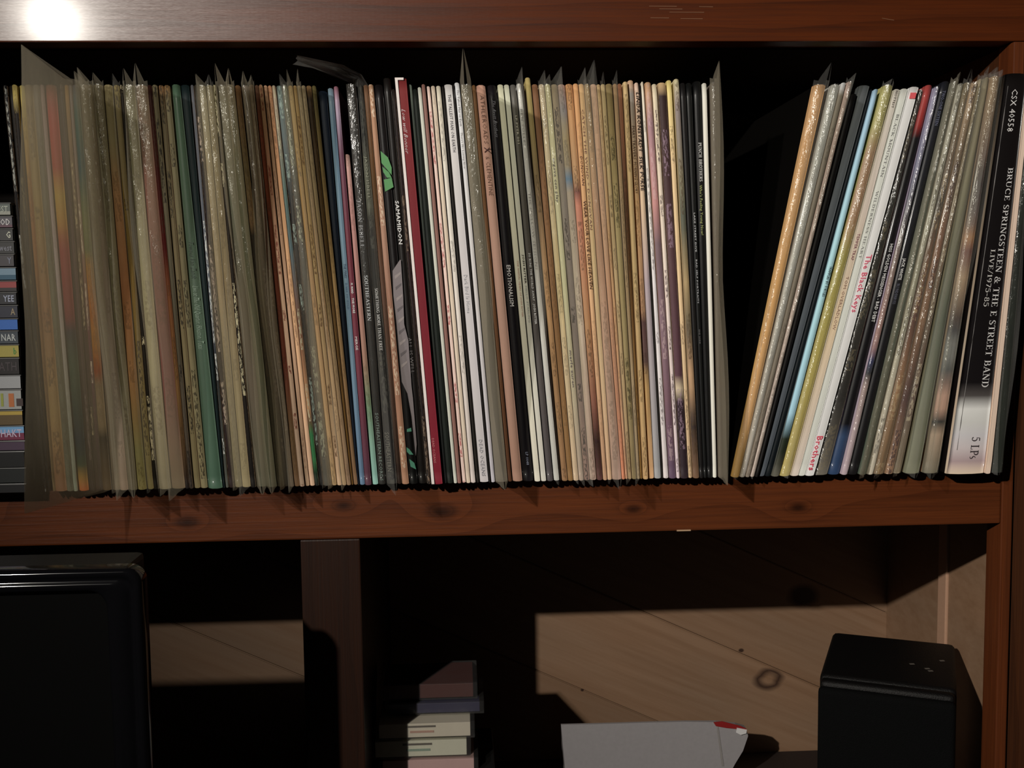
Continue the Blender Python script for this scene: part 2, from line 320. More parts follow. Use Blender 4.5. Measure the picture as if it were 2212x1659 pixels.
# ------------------------------------------------------------------ serif letters built from strokes (thick uprights, thin hairlines)
T, t_ = .15, .055
def _v(x, y0=0, y1=1, w=T, sf=1, top=1, bot=1):
    s = [('l', x, y0, x, y1, w)]
    if sf and bot: s.append(('l', x-.17, y0+.02, x+.17, y0+.02, .05))
    if sf and top: s.append(('l', x-.17, y1-.02, x+.17, y1-.02, .05))
    return s
GL = {
 'A': (.86, [('l', .12, 0, .43, 1, t_), ('l', .43, 1, .74, 0, T), ('l', .25, .33, .62, .33, t_), ('l', 0, .02, .25, .02, .05), ('l', .6, .02, .88, .02, .05)]),
 'B': (.74, _v(.2)+[('a', .38, .75, .24, .23, 90, -90, .1), ('a', .38, .27, .29, .25, 90, -90, .11), ('l', .2, .98, .4, .98, t_), ('l', .2, .52, .4, .52, t_), ('l', .2, .02, .4, .02, t_)]),
 'C': (.78, [('a', .45, .5, .36, .48, 48, 312, .11), ('l', .7, .98, .7, .7, .05)]),
 'D': (.84, _v(.2)+[('a', .36, .5, .36, .48, 90, -90, .12), ('l', .2, .98, .38, .98, t_), ('l', .2, .02, .38, .02, t_)]),
 'E': (.7, _v(.2)+[('l', .2, .975, .6, .975, t_), ('l', .2, .51, .5, .51, t_), ('l', .2, .025, .64, .025, t_), ('l', .6, 1, .6, .8, .05), ('l', .64, 0, .64, .22, .05), ('l', .5, .61, .5, .41, .04)]),
 'F': (.66, _v(.2)+[('l', .2, .975, .6, .975, t_), ('l', .2, .51, .5, .51, t_), ('l', .6, 1, .6, .8, .05)]),
 'G': (.84, [('a', .45, .5, .36, .48, 48, 318, .11), ('l', .7, .98, .7, .7, .05), ('l', .72, .02, .72, .42, .12), ('l', .56, .43, .86, .43, .05)]),
 'H': (.92, _v(.2)+_v(.72)+[('l', .2, .51, .72, .51, t_)]),
 'I': (.4, _v(.2)),
 'J': (.5, _v(.32, y0=.25, bot=0)+[('a', .17, .25, .15, .24, 0, -170, .09)]),
 'K': (.86, _v(.2)+[('l', .2, .4, .7, 1, t_), ('l', .36, .56, .74, 0, T), ('l', .56, .98, .82, .98, .05), ('l', .6, .02, .88, .02, .05)]),
 'M': (1.06, _v(.16, w=t_)+_v(.88)+[('l', .14, 1, .52, .05, T), ('l', .52, .05, .88, 1, t_)]),
 'W': (1.16, [('l', .12, 1, .36, 0, T), ('l', .36, 0, .58, .9, t_), ('l', .58, .9, .82, 0, T), ('l', .82, 0, 1.04, 1, t_), ('l', 0, .98, .26, .98, .05), ('l', .92, .98, 1.16, .98, .05)]),
 'L': (.68, _v(.2)+[('l', .2, .025, .6, .025, t_), ('l', .6, 0, .6, .24, .05)]),
 'N': (.92, _v(.16, w=t_)+_v(.76, w=t_, bot=0)+[('l', .14, 1, .76, .0, T)]),
 'O': (.84, [('a', .42, .5, .34, .48, 0, 360, .12)]),
 'P': (.7, _v(.2)+[('a', .36, .73, .27, .25, 90, -90, .11), ('l', .2, .98, .38, .98, t_), ('l', .2, .48, .38, .48, t_)]),
 'R': (.8, _v(.2)+[('a', .38, .75, .24, .23, 90, -90, .11), ('l', .2, .98, .4, .98, t_), ('l', .2, .51, .4, .51, t_), ('l', .38, .51, .7, .02, .13), ('l', .62, .02, .84, .02, .05)]),
 'S': (.62, [('a', .31, .74, .2, .24, 60, 240, .1), ('l', .18, .62, .46, .38, .15), ('a', .32, .26, .21, .24, 60, -130, .1), ('l', .51, 1, .51, .76, .05), ('l', .1, 0, .1, .26, .05)]),
 'T': (.76, _v(.38, top=0)+[('l', .06, .975, .7, .975, t_), ('l', .06, 1, .06, .78, .05), ('l', .7, 1, .7, .78, .05)]),
 'U': (.88, _v(.18, y0=.3, bot=0)+_v(.7, y0=.3, w=t_, bot=0)+[('a', .44, .3, .26, .28, 180, 360, .09)]),
 'V': (.84, [('l', .12, 1, .43, 0, T), ('l', .43, 0, .74, 1, t_), ('l', 0, .98, .27, .98, .05), ('l', .6, .98, .88, .98, .05)]),
 'X': (.84, [('l', .12, 1, .72, 0, T), ('l', .12, 0, .72, 1, t_), ('l', 0, .98, .26, .98, .05), ('l', .58, .98, .86, .98, .05), ('l', 0, .02, .26, .02, .05), ('l', .58, .02, .86, .02, .05)]),
 '&': (.9, [('a', .38, .76, .17, .22, 0, 360, .08), ('l', .28, .6, .76, .0, .13), ('a', .34, .27, .25, .26, 60, 330, .1), ('l', .56, .14, .76, .52, .05), ('l', .62, .52, .88, .52, .05), ('l', .68, .02, .92, .02, .05)]),
 '/': (.5, [('l', .02, -.1, .44, 1.1, .07)]), '-': (.5, [('l', .05, .42, .45, .42, .09)]), '.': (.3, [('l', .1, .05, .2, .05, .1)]),
 '0': (.66, [('a', .32, .5, .24, .48, 0, 360, .1)]),
 '1': (.42, _v(.22, top=0)+[('l', .22, 1, .06, .86, .06)]),
 '4': (.68, _v(.46, top=0)+[('l', .46, 1, .04, .3, .06), ('l', .04, .3, .64, .3, .07)]),
 '5': (.62, [('l', .14, .97, .54, .97, .09), ('l', .14, .97, .12, .58, .06), ('a', .28, .33, .26, .32, 110, -150, .11)]),
 '7': (.62, [('l', .06, .96, .58, .96, .09), ('l', .58, .96, .24, 0, .12)]),
 '8': (.64, [('a', .32, .75, .19, .23, 0, 360, .09), ('a', .32, .27, .23, .26, 0, 360, .1)]),
 '9': (.64, [('a', .32, .7, .23, .28, 0, 360, .1), ('a', .18, .5, .37, .48, 10, -75, .1)]),
 's': (.48, [('a', .24, .5, .15, .17, 60, 240, .08), ('l', .14, .42, .34, .26, .1), ('a', .24, .17, .15, .16, 60, -130, .08)]),
 ' ': (.36, []),
}
def serif_tris(txt):
    V, Fc = [], []; x = 0
    def quad(a, b, w):
        d = Vector(b)-Vector(a); n = Vector((-d.y, d.x)).normalized()*(w/2); i = len(V)
        for p in (Vector(a)+n, Vector(a)-n, Vector(b)-n, Vector(b)+n): V.append((p.x, p.y))
        Fc.append((i, i+1, i+2, i+3))
    for ch in txt:
        wd, st = GL.get(ch, GL[' '])
        for s in st:
            if s[0] == 'l': quad((x+s[1], s[2]), (x+s[3], s[4]), s[5])
            else:
                _, cx_, cy_, rx, ry, a0, a1, w_ = s; n = 10
                for k in range(n):
                    A, B = (math.radians(a0+(a1-a0)*q/n) for q in (k, k+1))
                    ww = w_*(.55+.75*abs(math.cos((A+B)/2)))
                    quad((x+cx_+rx*math.cos(A), cy_+ry*math.sin(A)), (x+cx_+rx*math.cos(B), cy_+ry*math.sin(B)), ww)
        x += wd+.06
    return V, Fc, x-.06
_tc = {}
def sans_tris(txt, shear=0, bold=0):
    k = (txt, shear, bold)
    if k in _tc: return _tc[k]
    cu = bpy.data.curves.new('t', 'FONT'); cu.body = txt; cu.size = 1; cu.resolution_u = 1; cu.shear = shear; cu.offset = bold; cu.space_character = 1.06
    ob = bpy.data.objects.new('t', cu); COL.objects.link(ob)
    dg = bpy.context.evaluated_depsgraph_get(); me = bpy.data.meshes.new_from_object(ob.evaluated_get(dg))
    V = [(v.co.x, v.co.y) for v in me.vertices]; Fc = [tuple(p.vertices) for p in me.polygons]
    bpy.data.objects.remove(ob); bpy.data.curves.remove(cu); bpy.data.meshes.remove(me)
    x0 = min(v[0] for v in V); x1 = max(v[0] for v in V); y1 = .7
    V = [((v[0]-x0), v[1]/y1) for v in V]
    _tc[k] = (V, Fc, x1-x0); return _tc[k]
_mc = {}
def ink(c):
    k = tuple(c)
    if k not in _mc: _mc[k] = plain('ink', alb(c), .5, bscale=900)
    return _mc[k]

# ------------------------------------------------------------------ records
PXA, PXB = 185, 1045
RECS = []
PREV = []
class Rec: pass
def spine_mesh(name, P, yf, cols, fleck, bow, ztop_drop=.0008):
    # P: (xl0, xr0, xl1, xr1, z1) bottom and top corners; cols: list (t from top 0..1, rgb)
    xl0, xr0, xl1, xr1, z1 = P; us = (0, .1, .32, .68, .9, 1); n = 30
    V, Fc = [], []; wmid = (xr0-xl0+xr1-xl1)/2; b = min(.0022, wmid*bow)
    prof = [b*(abs(u-.5)*2)**2.2 for u in us]; uvs = []
    for j in range(n+1):
        t = j/n
        for u, d in zip(us, prof):
            z = t*z1; 
            if j == n: z -= ztop_drop*(abs(u-.5)*2)**3; 
            if j == 0: z += .0005*(abs(u-.5)*2)**3
            L = xl0+(xl1-xl0)*t; R = xr0+(xr1-xr0)*t
            V.append((L+(R-L)*u, yf+d+(.0006 if j in (0, n) else 0), z)); uvs.append((u, z))
    m_ = len(us)
    for j in range(n):
        for i in range(m_-1): Fc.append((j*m_+i, j*m_+i+1, (j+1)*m_+i+1, (j+1)*m_+i))
    # back edge so the spine wraps round the jacket
    nb = len(V)
    for j in (0, n):
        t = j/n; L = xl0+(xl1-xl0)*t; R = xr0+(xr1-xr0)*t; z = t*z1 - (.0008 if j else -.0005)
        for x_, u_ in ((L, 0), (R, 1)): V.append((x_, yf+b+.004, z)); uvs.append((u_, z))
    Fc.append((nb, nb+2, *[j*m_ for j in range(n, -1, -1)])); Fc.append((nb+1, *[j*m_+m_-1 for j in range(n+1)], nb+3))
    Fc.append((nb+2, nb+3, *[n*m_+i for i in range(m_-1, -1, -1)])); Fc.append((nb+1, nb, *[i for i in range(m_)]))
    me = mesh(name, V, Fc)
    ca = me.color_attributes.new('Col', 'FLOAT_COLOR', 'POINT'); fa = me.color_attributes.new('Print', 'FLOAT_COLOR', 'POINT')
    cc = sorted(cols)
    for i, v in enumerate(V):
        t = 1-v[2]/z1
        c = cc[0][1]
        for k in range(len(cc)):
            if t >= cc[k][0]:
                c = cc[k][1]
                if k+1 < len(cc) and t < cc[k+1][0]:
                    q = (t-cc[k][0])/(cc[k+1][0]-cc[k][0]); c = tuple(a*(1-q)+b_*q for a, b_ in zip(cc[k][1], cc[k+1][1]))
        ca.data[i].color = (*c, 1); fa.data[i].color = (*fleck[0], fleck[1])
    uvl = me.uv_layers.new(name='UVMap')
    for l in me.loops: uvl.data[l.index].uv = uvs[l.vertex_index]
    for p in me.polygons: p.use_smooth = len(p.vertices) == 4
    return me
def attach(me, c, fl=((0, 0, 0), 0)):
    ca = me.color_attributes.new('Col', 'FLOAT_COLOR', 'POINT'); fa = me.color_attributes.new('Print', 'FLOAT_COLOR', 'POINT')
    for i in range(len(me.vertices)): ca.data[i].color = (*c, 1); fa.data[i].color = (*fl[0], fl[1])
    me.uv_layers.new(name='UVMap')
    return me
def sheet(name, rows, thick=0):
    # rows: list of point lists -> one surface
    V = [tuple(p) for r in rows for p in r]; n = len(rows[0]); Fc = []
    for j in range(len(rows)-1):
        for i in range(n-1): Fc.append((j*n+i, j*n+i+1, (j+1)*n+i+1, (j+1)*n+i))
    me = mesh(name, V, Fc)
    for p in me.polygons: p.use_smooth = True
    return me

def record(key, xlt, xrt, xlb, xrb, cols, desc, ytop=None, fw=None, fl=None, gloss=0, tips=None, smat=None, texts=(), height=.3142, jcol=None, bow=.26, depth=.305, name='record_album', rim=None, cat='record'):
    r = Rec(); r.key = key; r.desc = desc
    fw = random.uniform(-.002, .002) if fw is None else fw
    yf = YR+fw
    def line(xt, xb):
        A, B = un(xt, PXA, YR), un(xb, PXB, YR); k = (A.x-B.x)/(A.z-B.z)
        return B.x-k*B.z, k
    l0, kl = line(xlt, xlb); r0, kr = line(xrt, xrb)
    g = .0003
    if PREV:
        # never let one jacket pass through the one before it
        q0, qk = PREV[-1]
        b0, b1 = max(l0, q0), max(l0+kl*.32, q0+qk*.32)
        l0, kl = b0, (b1-b0)/.32
        t0_, t1_ = max(r0, l0+.0016), max(r0+kr*.32, l0+kl*.32+.0016); r0, kr = t0_, (t1_-t0_)/.32
    PREV.append((r0, kr))
    l0 += g; r0 -= g
    z1 = height*math.cos(math.atan((kl+kr)/2))
    if ytop is not None: z1 = un((xlt+xrt)/2, ytop, yf).z
    P = (l0, r0, l0+kl*z1, r0+kr*z1, z1)
    r.P = P; r.yf = yf
    root = empty(name, ((l0+r0)/2, yf+.1, 0)); r.root = root
    fl = fl or ((0, 0, 0), 0)
    if isinstance(cols, tuple) and not isinstance(cols[0], (tuple, list)): cols = [(0, cols)]
    kk = .72 if key[0] == 'g' and key != 'green' else {'e3': .6, 'e4': .6, 's0': .9}.get(key, 1)
    cA = [(t, alb(tuple(v*.68 for v in c) if max(c) < 62 else c, kk)) for t, c in cols]   # dark card also shines a little, so its own colour is darker
    mt = MGLOSS if gloss else MCARD
    link('spine', spine_mesh('spine', P, yf, cA, (alb(fl[0]) if fl[1] else (0, 0, 0), fl[1]), bow), mt, root)
    wd = (r0-l0); b = min(.0022, wd*bow)
    # jacket: a slab behind the spine
    i_ = .0002; yb0 = yf+b+.0042; yb1 = min(yf+depth, DEP-.006); cl_ = (lambda v, e: min(v, XR-e)) if yb1 > -.0005 else (lambda v, e: v)
    V = []
    for (x0, x1_, z) in ((l0+i_, r0-i_, .0006), (P[2]+i_, P[3]-i_, z1-.0012)):
        V += [(cl_(x0, .004), yb0, z), (cl_(x1_, .0006), yb0, z), (cl_(x1_, .0006), yb1, z), (cl_(x0, .004), yb1, z)]
    jm = mesh('jacket', V, [(0, 3, 2, 1), (4, 5, 6, 7), (0, 1, 5, 4), (1, 2, 6, 5), (2, 3, 7, 6), (3, 0, 4, 7)])
    link('jacket', attach(jm, cA[0][1]), MJACK if jcol else mt, root)
    if rim:
        # pale board edge showing round the lid of a box set
        rw = .0022
        Vr = []; 
        for dy in (-.0009, .0006):
            Vr += [(l0, yf+dy, 0.0004), (l0+rw, yf+dy, 0.0004), (P[2]+rw, yf+dy, z1-rw*.8), (P[3]-rw*.9, yf+dy, z1-rw*.8), (P[3]-rw*.9, yf+dy, z1), (P[2], yf+dy, z1)]
        fr = [(0, 1, 2, 5), (2, 3, 4, 5), (6, 11, 8, 7), (8, 11, 10, 9)]
        fr += [(a, (a+1) % 6, (a+1) % 6+6, a+6) for a in range(6)]
        link('edge_rim', attach(mesh('edge_rim', Vr, fr), alb(rim)), MCARD, root)
    for tx in texts:
        s, ya, yb, c, style = tx[:5]; hf = tx[5] if len(tx) > 5 else .55; vo = tx[6] if len(tx) > 6 else .5
        za, zb = un((xlt+xrt)/2, ya, yf).z, un((xlb+xrb)/2, yb, yf).z
        if style == 'serif': V2, F2, wd2 = serif_tris(s)
        elif style == 'script': V2, F2, wd2 = sans_tris(s, .45, -.012)
        elif style == 'bold': V2, F2, wd2 = sans_tris(s, 0, .014)
        elif style == 'thin': V2, F2, wd2 = sans_tris(s, 0, -.016)
        else: V2, F2, wd2 = sans_tris(s)
        out = []
        for (a, h_) in V2:
            t = a/wd2; z = za+(zb-za)*t
            L = l0+kl*z; Rr = r0+kr*z; wl = Rr-L
            xx = L+wl*(vo-hf/2)+wl*hf*h_
            out.append((xx, yf-.0004, z))
        link('lettering', mesh('lettering', out, F2), ink(c), root)
    if tips:
        for k, tp in enumerate(tips if isinstance(tips, list) else [tips]):
            add_sleeve(r, tp, smat or MSLV, kl, kr)
    RECS.append(r); return r

PF = [None]
def add_sleeve(r, tp, mat, kl, kr):
    # two films that start at the jacket's sides and stand out past the spine, mouth to the front
    (xt, yt), (xb, yb) = tp[0], tp[1]; pinch = tp[2] if len(tp) > 2 else .5
    l0, r0, l1, r1, z1 = r.P; yf = r.yf
    zt, zb = z1+.004, -.0
    # distance out in front from how far the tip stands above / below the jacket
    def out_for(x, y, z):
        d = Fv + Rv*((x-W/2)/FPX) - Uv*((y-H/2)/FPX)
        return CY + d.y*(z-CZ)/d.z, CX + d.x*(z-CZ)/d.z
    Yt, Xt = out_for(xt, yt, zt); Yb, Xb = out_for(xb, yb, -.001)
    Yt = min(yf-.004, max(yf-.16, Yt)); Yb = min(yf-.004, max(yf-.16, Yb))
    Xt = un(xt, yt, Yt).x; Xb = un(xb, yb, Yb).x
    n, m_ = 16, 6
    surf = []
    for side in (0, 1):
        rows = []
        for j in range(n+1):
            t = j/n; z = zb+(zt-zb)*t
            if t < .001: z = .0004
            xe = (l0+(l1-l0)*z/z1-.00008) if side == 0 else (r0+(r1-r0)*z/z1+.00008)
            Yf_ = Yb+(Yt-Yb)*t; Xf = Xb+(Xt-Xb)*t
            wv = .0022*math.sin(t*9+len(RECS) % 7)*(1-abs(t-.5)*1.6)
            half = (r0-l0)*(1-pinch)*.5*(1-abs(2*t-1)**3*.9)*(-1 if side == 0 else 1)
            row = [(xe, yf+.0035, z)]
            for i in range(1, m_+1):
                s = i/m_; e = max(0.0, (s-.12)/.88)
                zz = z
                if j == n: zz = z-.004*(1-s)*.8
                if j == 0: zz = -.0012*s if Yf_ < 0 and s > .6 else .0004
                yy = yf+.0035+(Yf_-yf-.0035)*s; xx = xe+(Xf+half+wv-xe)*e
                if PF[0]:
                    pxe, pX, pY, py0 = PF[0][j]
                    if yy >= pY-.002: xx = max(xx, pxe+(pX-pxe)*min(1, max(0, (py0-yy)/(py0-pY)))+.0004)
                if side == 0 and yy > yf-.008: xx = max(xx, xe)
                if side == 1: xx = max(xx, surf[0][j][i][0]+.0003)
                row.append((xx, yy, zz))
            rows.append(row)
        surf.append(rows)
    PF[0] = [(q[0][0], q[-1][0], q[-1][1], q[0][1]) for q in surf[1]]
    V, Fc = [], []
    for rows in surf:
        b0 = len(V); k = len(rows[0]); V += [p for q in rows for p in q]
        for j in range(len(rows)-1):
            for i in range(k-1): Fc.append((b0+j*k+i, b0+j*k+i+1, b0+(j+1)*k+i+1, b0+(j+1)*k+i))
    me = mesh('plastic_sleeve', V, Fc)
    for p in me.polygons: p.use_smooth = True
    o = link('plastic_sleeve', me, mat, r.root); return o

def wrap_film(r):
    l0, r0, l1, r1, z1 = r.P; V, Fc, n = [], [], 60
    us = (0, .08, .22, .4, .6, .78, .92, 1)
    ph = random.random()*9
    for j in range(n+1):
        t = j/n; z = z1*t; L = l0+(l1-l0)*t+.0001; R = r0+(r1-r0)*t-.0001
        for u in us:
            bul = .0011*(1-(abs(u-.5)*2)**2)+.0004*math.sin(t*23+ph+u*4)*(1-(abs(u-.5)*2)**4)+.0003*math.sin(t*71+ph*2+u*7)*(1-(abs(u-.5)*2)**4)
            V.append((L+(R-L)*u, r.yf-.0006-max(bul, 0)+(.0024 if u in (0, 1) else 0), max(z, .0005)))
    m_ = len(us)
    for j in range(n):
        for i in range(m_-1): Fc.append((j*m_+i, j*m_+i+1, (j+1)*m_+i+1, (j+1)*m_+i))
    me = mesh('front_film', V, Fc)
    for p in me.polygons: p.use_smooth = True
    link('front_film', me, MWRAP, r.root)
# colours as seen under the lamp
BLK = (26, 20, 17); WHT = (206, 198, 188); CRM = (196, 180, 150); OLV = (112, 100, 72); TAN = (150, 112, 72)
D = (70, 52, 34)    # dark small print
def R_(*a, **k): return record(*a, **k)

R_('a0', 6, 16, 94, 99, BLK, 'black spine speckled with pale print', fl=((150, 145, 130), .9))
R_('a1', 16, 26, 99, 103, (34, 26, 18), 'plain black spine')
R_('a2', 26, 38, 103, 109, [(0, (150, 130, 70)), (.05, (150, 128, 66)), (.06, (36, 26, 18)), (1, (30, 22, 16))], 'black spine with a yellow top', fl=((120, 100, 60), .6))
R_('a3', 38, 51, 109, 117, [(0, (160, 140, 76)), (.12, (140, 110, 50)), (.3, (130, 80, 36)), (1, (120, 96, 60))], 'faded yellow spine', fl=(D, .4))
R_('a4', 51, 70, 117, 143, [(0, (116, 96, 64)), (.3, (130, 104, 58)), (.55, (134, 92, 58)), (.8, (150, 118, 70)), (1, (140, 96, 64))], 'tan and gold spine behind cloudy plastic', fl=(D, .5))
R_('a5', 70, 86, 143, 158, [(0, (98, 86, 68)), (.5, (96, 88, 64)), (1, (104, 98, 74))], 'olive grey spine behind cloudy plastic', fl=(D, .4))
R_('a6', 86, 96, 158, 168, [(0, (120, 96, 82)), (.5, (150, 130, 116)), (1, (140, 140, 112))], 'pale strip-like spine behind cloudy plastic', fl=(D, .2))
R_('a7', 96, 121, 168, 190, [(0, (100, 60, 40)), (.08, (140, 40, 34)), (.2, (136, 44, 28)), (.26, (150, 116, 40)), (.34, (150, 100, 30)), (.38, (128, 40, 34)), (.56, (110, 34, 32)), (.6, (40, 40, 52)), (.68, (42, 62, 40)), (.82, (30, 56, 50)), (.88, (20, 42, 60)), (.95, (50, 66, 34)), (.97, (170, 120, 50)), (1, (180, 90, 40))], 'rainbow spine running red, yellow, red, green and blue')
R_('a8', 121, 128, 190, 196, (40, 18, 12), 'thin dark maroon spine')  # slim dark slab standing in for the shade of a gap
R_('a9', 128, 137, 196, 205, [(0, (50, 38, 34)), (.5, (62, 40, 36)), (1, (48, 30, 20))], 'dark maroon spine with faint flecks', fl=((110, 90, 76), .6))
R_('a10', 137, 147, 205, 212, [(0, (120, 86, 40)), (.2, (90, 70, 50)), (.5, (60, 26, 18)), (1, (54, 24, 14))], 'brown spine darkening to oxblood', fl=((150, 130, 90), .8))
R_('a11', 147, 154, 212, 220, [(0, (96, 84, 74)), (.4, (110, 80, 60)), (.6, (74, 22, 34)), (1, (44, 24, 16))], 'thin plum spine with pale print', fl=((170, 150, 120), .9))
R_('a12', 154, 170, 220, 240, [(0, (92, 86, 80)), (.08, (60, 80, 66)), (.2, (44, 68, 66)), (.32, (96, 96, 56)), (.4, (90, 92, 52)), (.44, (150, 100, 36)), (.55, (150, 84, 34)), (.62, (150, 100, 40)), (.7, (132, 58, 22)), (.72, (120, 96, 66)), (.83, (128, 104, 70)), (.86, (54, 40, 24)), (1, (92, 70, 44))], 'spine fading from blue-green to orange in the widest cloudy sleeve', fl=(D, .3), tips=((44, 96), (54, 1109), 1), smat=MSLV2)
R_('a13', 170, 190, 240, 258, [(0, (118, 104, 84)), (.4, (120, 104, 84)), (.7, (140, 122, 100)), (1, (128, 106, 78))], 'grey beige spine in a cloudy sleeve', fl=(D, .35), tips=((159, 153), (243, 1066), .4))
R_('a14', 190, 201, 258, 277, [(0, (116, 100, 74)), (.5, (128, 106, 92)), (.8, (150, 128, 112)), (1, (150, 122, 98))], 'pinkish grey spine in a pointed sleeve', fl=(D, .35), tips=((166, 145), (252, 1081), .5))
R_('a15', 201, 223, 277, 296, [(0, (110, 98, 72)), (.5, (118, 108, 76)), (1, (116, 102, 78))], 'grey olive spine in a glinting sleeve', fl=(D, .45), tips=((201, 156), (288, 1077), .5))
R_('a16', 223, 243, 296, 316, [(0, (140, 124, 88)), (.15, (134, 118, 84)), (.25, (160, 118, 80)), (.5, (168, 112, 74)), (.75, (168, 122, 76)), (.9, (140, 128, 82)), (1, (158, 140, 86))], 'salmon spine turning cream at both ends', fl=(D, .35))
R_('a17', 243, 257, 316, 330, [(0, (140, 120, 70)), (.5, (134, 104, 54)), (1, (160, 140, 88))], 'mottled mustard spine', fl=(D, .8), tips=((243, 158), (318, 1066), .3), smat=MSLC)
R_('a18', 257, 267, 330, 341, (38, 28, 16), 'black spine with cream stars and flecks', fl=((200, 180, 140), .8))
R_('a19', 267, 290, 341, 368, [(0, (120, 112, 84)), (.5, (152, 138, 104)), (1, (146, 130, 98))], 'cream spine in a glinting pointed sleeve', fl=(D, .3), tips=((265, 147), (346, 1072), .4))
R_('a20', 290, 317, 368, 398, [(0, (130, 106, 82)), (.25, (140, 90, 76)), (.5, (136, 78, 68)), (.75, (140, 84, 76)), (1, (150, 124, 94))], 'wide dusty rose spine in a tall sleeve', fl=(D, .25), tips=((291, 136), (366, 1082), .6))
R_('a21', 317, 328, 398, 408, [(0, (60, 24, 16)), (.4, (84, 20, 18)), (.52, (130, 76, 46)), (.75, (130, 92, 52)), (1, (44, 34, 34))], 'oxblood and rust spine', fl=(D, .5))
R_('a22', 328, 340, 408, 417, [(0, (104, 92, 66)), (.5, (100, 90, 72)), (1, (72, 58, 48))], 'grey olive spine with dark print', fl=((40, 34, 28), .9))
R_('a23', 340, 352, 417, 431, [(0, (120, 84, 50)), (.05, (102, 88, 64)), (.4, (110, 94, 66)), (1, (140, 122, 84))], 'tan grey spine with an orange top', fl=((50, 42, 32), .9))
R_('a24', 352, 366, 431, 447, [(0, (120, 86, 50)), (.04, (112, 100, 72)), (.5, (118, 106, 76)), (1, (150, 134, 96))], 'beige spine with close dark print', fl=((50, 42, 32), .8))
R_('green', 371, 390, 449, 481, [(0, (58, 76, 56)), (.5, (76, 88, 70)), (1, (64, 86, 66))], 'thick green spine with pale script', gloss=1, fw=-.003, bow=.3, texts=(('Townes Van Zandt', 523, 602, (28, 44, 34), 'script', .5, .5), ('Live at The Old Quarter, Houston, Texas', 618, 754, (150, 165, 140), 'script', .5, .55)))
R_('b0', 390, 409, 481, 486, (16, 34, 34), 'dark teal spine')  # dark slab paints the shaded side of the curved green spine
R_('b1', 410, 418, 486, 493, [(0, (76, 74, 74)), (.5, (74, 76, 80)), (.7, (40, 40, 40)), (1, (70, 70, 60))], 'thin slate spine with white flecks low down', fl=((190, 185, 170), .8))
R_('b2', 418, 427, 493, 505, [(0, (60, 54, 40)), (.3, (34, 22, 22)), (1, (44, 24, 20))], 'black-red spine flecked at the foot', fl=((140, 120, 100), .9))
R_('b3', 427, 443, 505, 521, [(0, (138, 126, 98)), (.5, (146, 122, 86)), (1, (136, 122, 90))], 'cream spine with a long glint', fl=(D, .2), gloss=1, tips=((423, 159), (503, 1060), .2))
R_('b4', 443, 459, 521, 540, [(0, (146, 130, 98)), (.5, (134, 112, 78)), (1, (158, 138, 98))], 'cream tan spine in a pointed sleeve', fl=(D, .25), tips=((452, 160), (517, 1073), .5), smat=MSLC)
R_('b5', 459, 467, 540, 553, [(0, (70, 62, 36)), (.15, (50, 40, 24)), (.3, (40, 28, 18)), (1, (30, 22, 18))], 'black spine with cream capitals', fl=((180, 165, 130), .9))
R_('b6', 467, 489, 553, 576, [(0, (108, 100, 78)), (.3, (96, 94, 74)), (.5, (104, 92, 72)), (.75, (110, 94, 78)), (1, (100, 96, 76))], 'wide grey olive spine in the taller pointed sleeve', tips=((463, 136), (568, 1069), .4), smat=MSLV2)
R_('b7', 489, 506, 576, 598, [(0, (118, 104, 78)), (.3, (96, 92, 66)), (1, (98, 96, 74))], 'olive spine in the shorter pointed sleeve', tips=((492, 147), (588, 1066), .5), smat=MSLV2)
R_('b8', 506, 519, 598, 613, [(0, (104, 72, 44)), (.2, (96, 80, 50)), (.35, (122, 92, 60)), (.36, (60, 48, 32)), (1, (64, 56, 40))], 'brown spine dark below a paper label', fl=(D, .5))
R_('b9', 521, 537, 613, 625, [(0, (92, 80, 68)), (.2, (84, 66, 50)), (.5, (62, 46, 44)), (1, (58, 46, 46))], 'plum grey spine in a small sleeve', fl=((120, 100, 90), .5), tips=((524, 153), (605, 1058), .4))
R_('b10', 537, 549, 625, 635, [(0, (92, 74, 54)), (.3, (84, 56, 44)), (.7, (76, 62, 46)), (1, (86, 70, 54))], 'dull brown spine in a small sleeve', fl=((130, 110, 90), .6), tips=((543, 161), (623, 1065), .4))
R_('b11', 549, 559, 635, 647, [(0, (100, 72, 54)), (.1, (128, 64, 44)), (.4, (118, 60, 40)), (.7, (120, 62, 46)), (.85, (96, 72, 44)), (1, (120, 88, 60))], 'rust red spine', fl=(D, .4))
R_('b12', 559, 568, 647, 658, [(0, (172, 134, 98)), (.2, (160, 110, 84)), (.5, (190, 150, 118)), (1, (176, 146, 120))], 'pale pink spine with red-brown print', fl=((110, 50, 36), .9))
R_('b13', 568, 577, 658, 668, [(0, (168, 128, 96)), (.5, (172, 134, 104)), (1, (160, 128, 98))], 'dusty pink spine', fl=((120, 84, 64), .6))
R_('b14', 577, 586, 668, 679, [(0, (170, 120, 84)), (.5, (186, 142, 100)), (1, (188, 150, 118))], 'peach spine with a paper label', fl=((90, 60, 44), .5))
R_('b15', 586, 595, 679, 689, [(0, (140, 116, 92)), (.25, (70, 86, 76)), (.4, (66, 78, 76)), (.6, (92, 52, 34)), (.8, (150, 110, 74)), (.845, (30, 24, 20)), (.86, (40, 90, 50)), (.95, (44, 92, 50)), (.97, (30, 26, 22)), (1, (30, 26, 22))], 'blue-grey spine with a green block at its foot', fl=((150, 140, 110), .8))
R_('b16', 595, 609, 689, 698, [(0, (76, 84, 76)), (.15, (74, 80, 76)), (.28, (24, 24, 24)), (1, (20, 16, 14))], 'black spine with grey lettering at the top', fl=((120, 130, 116), .8))
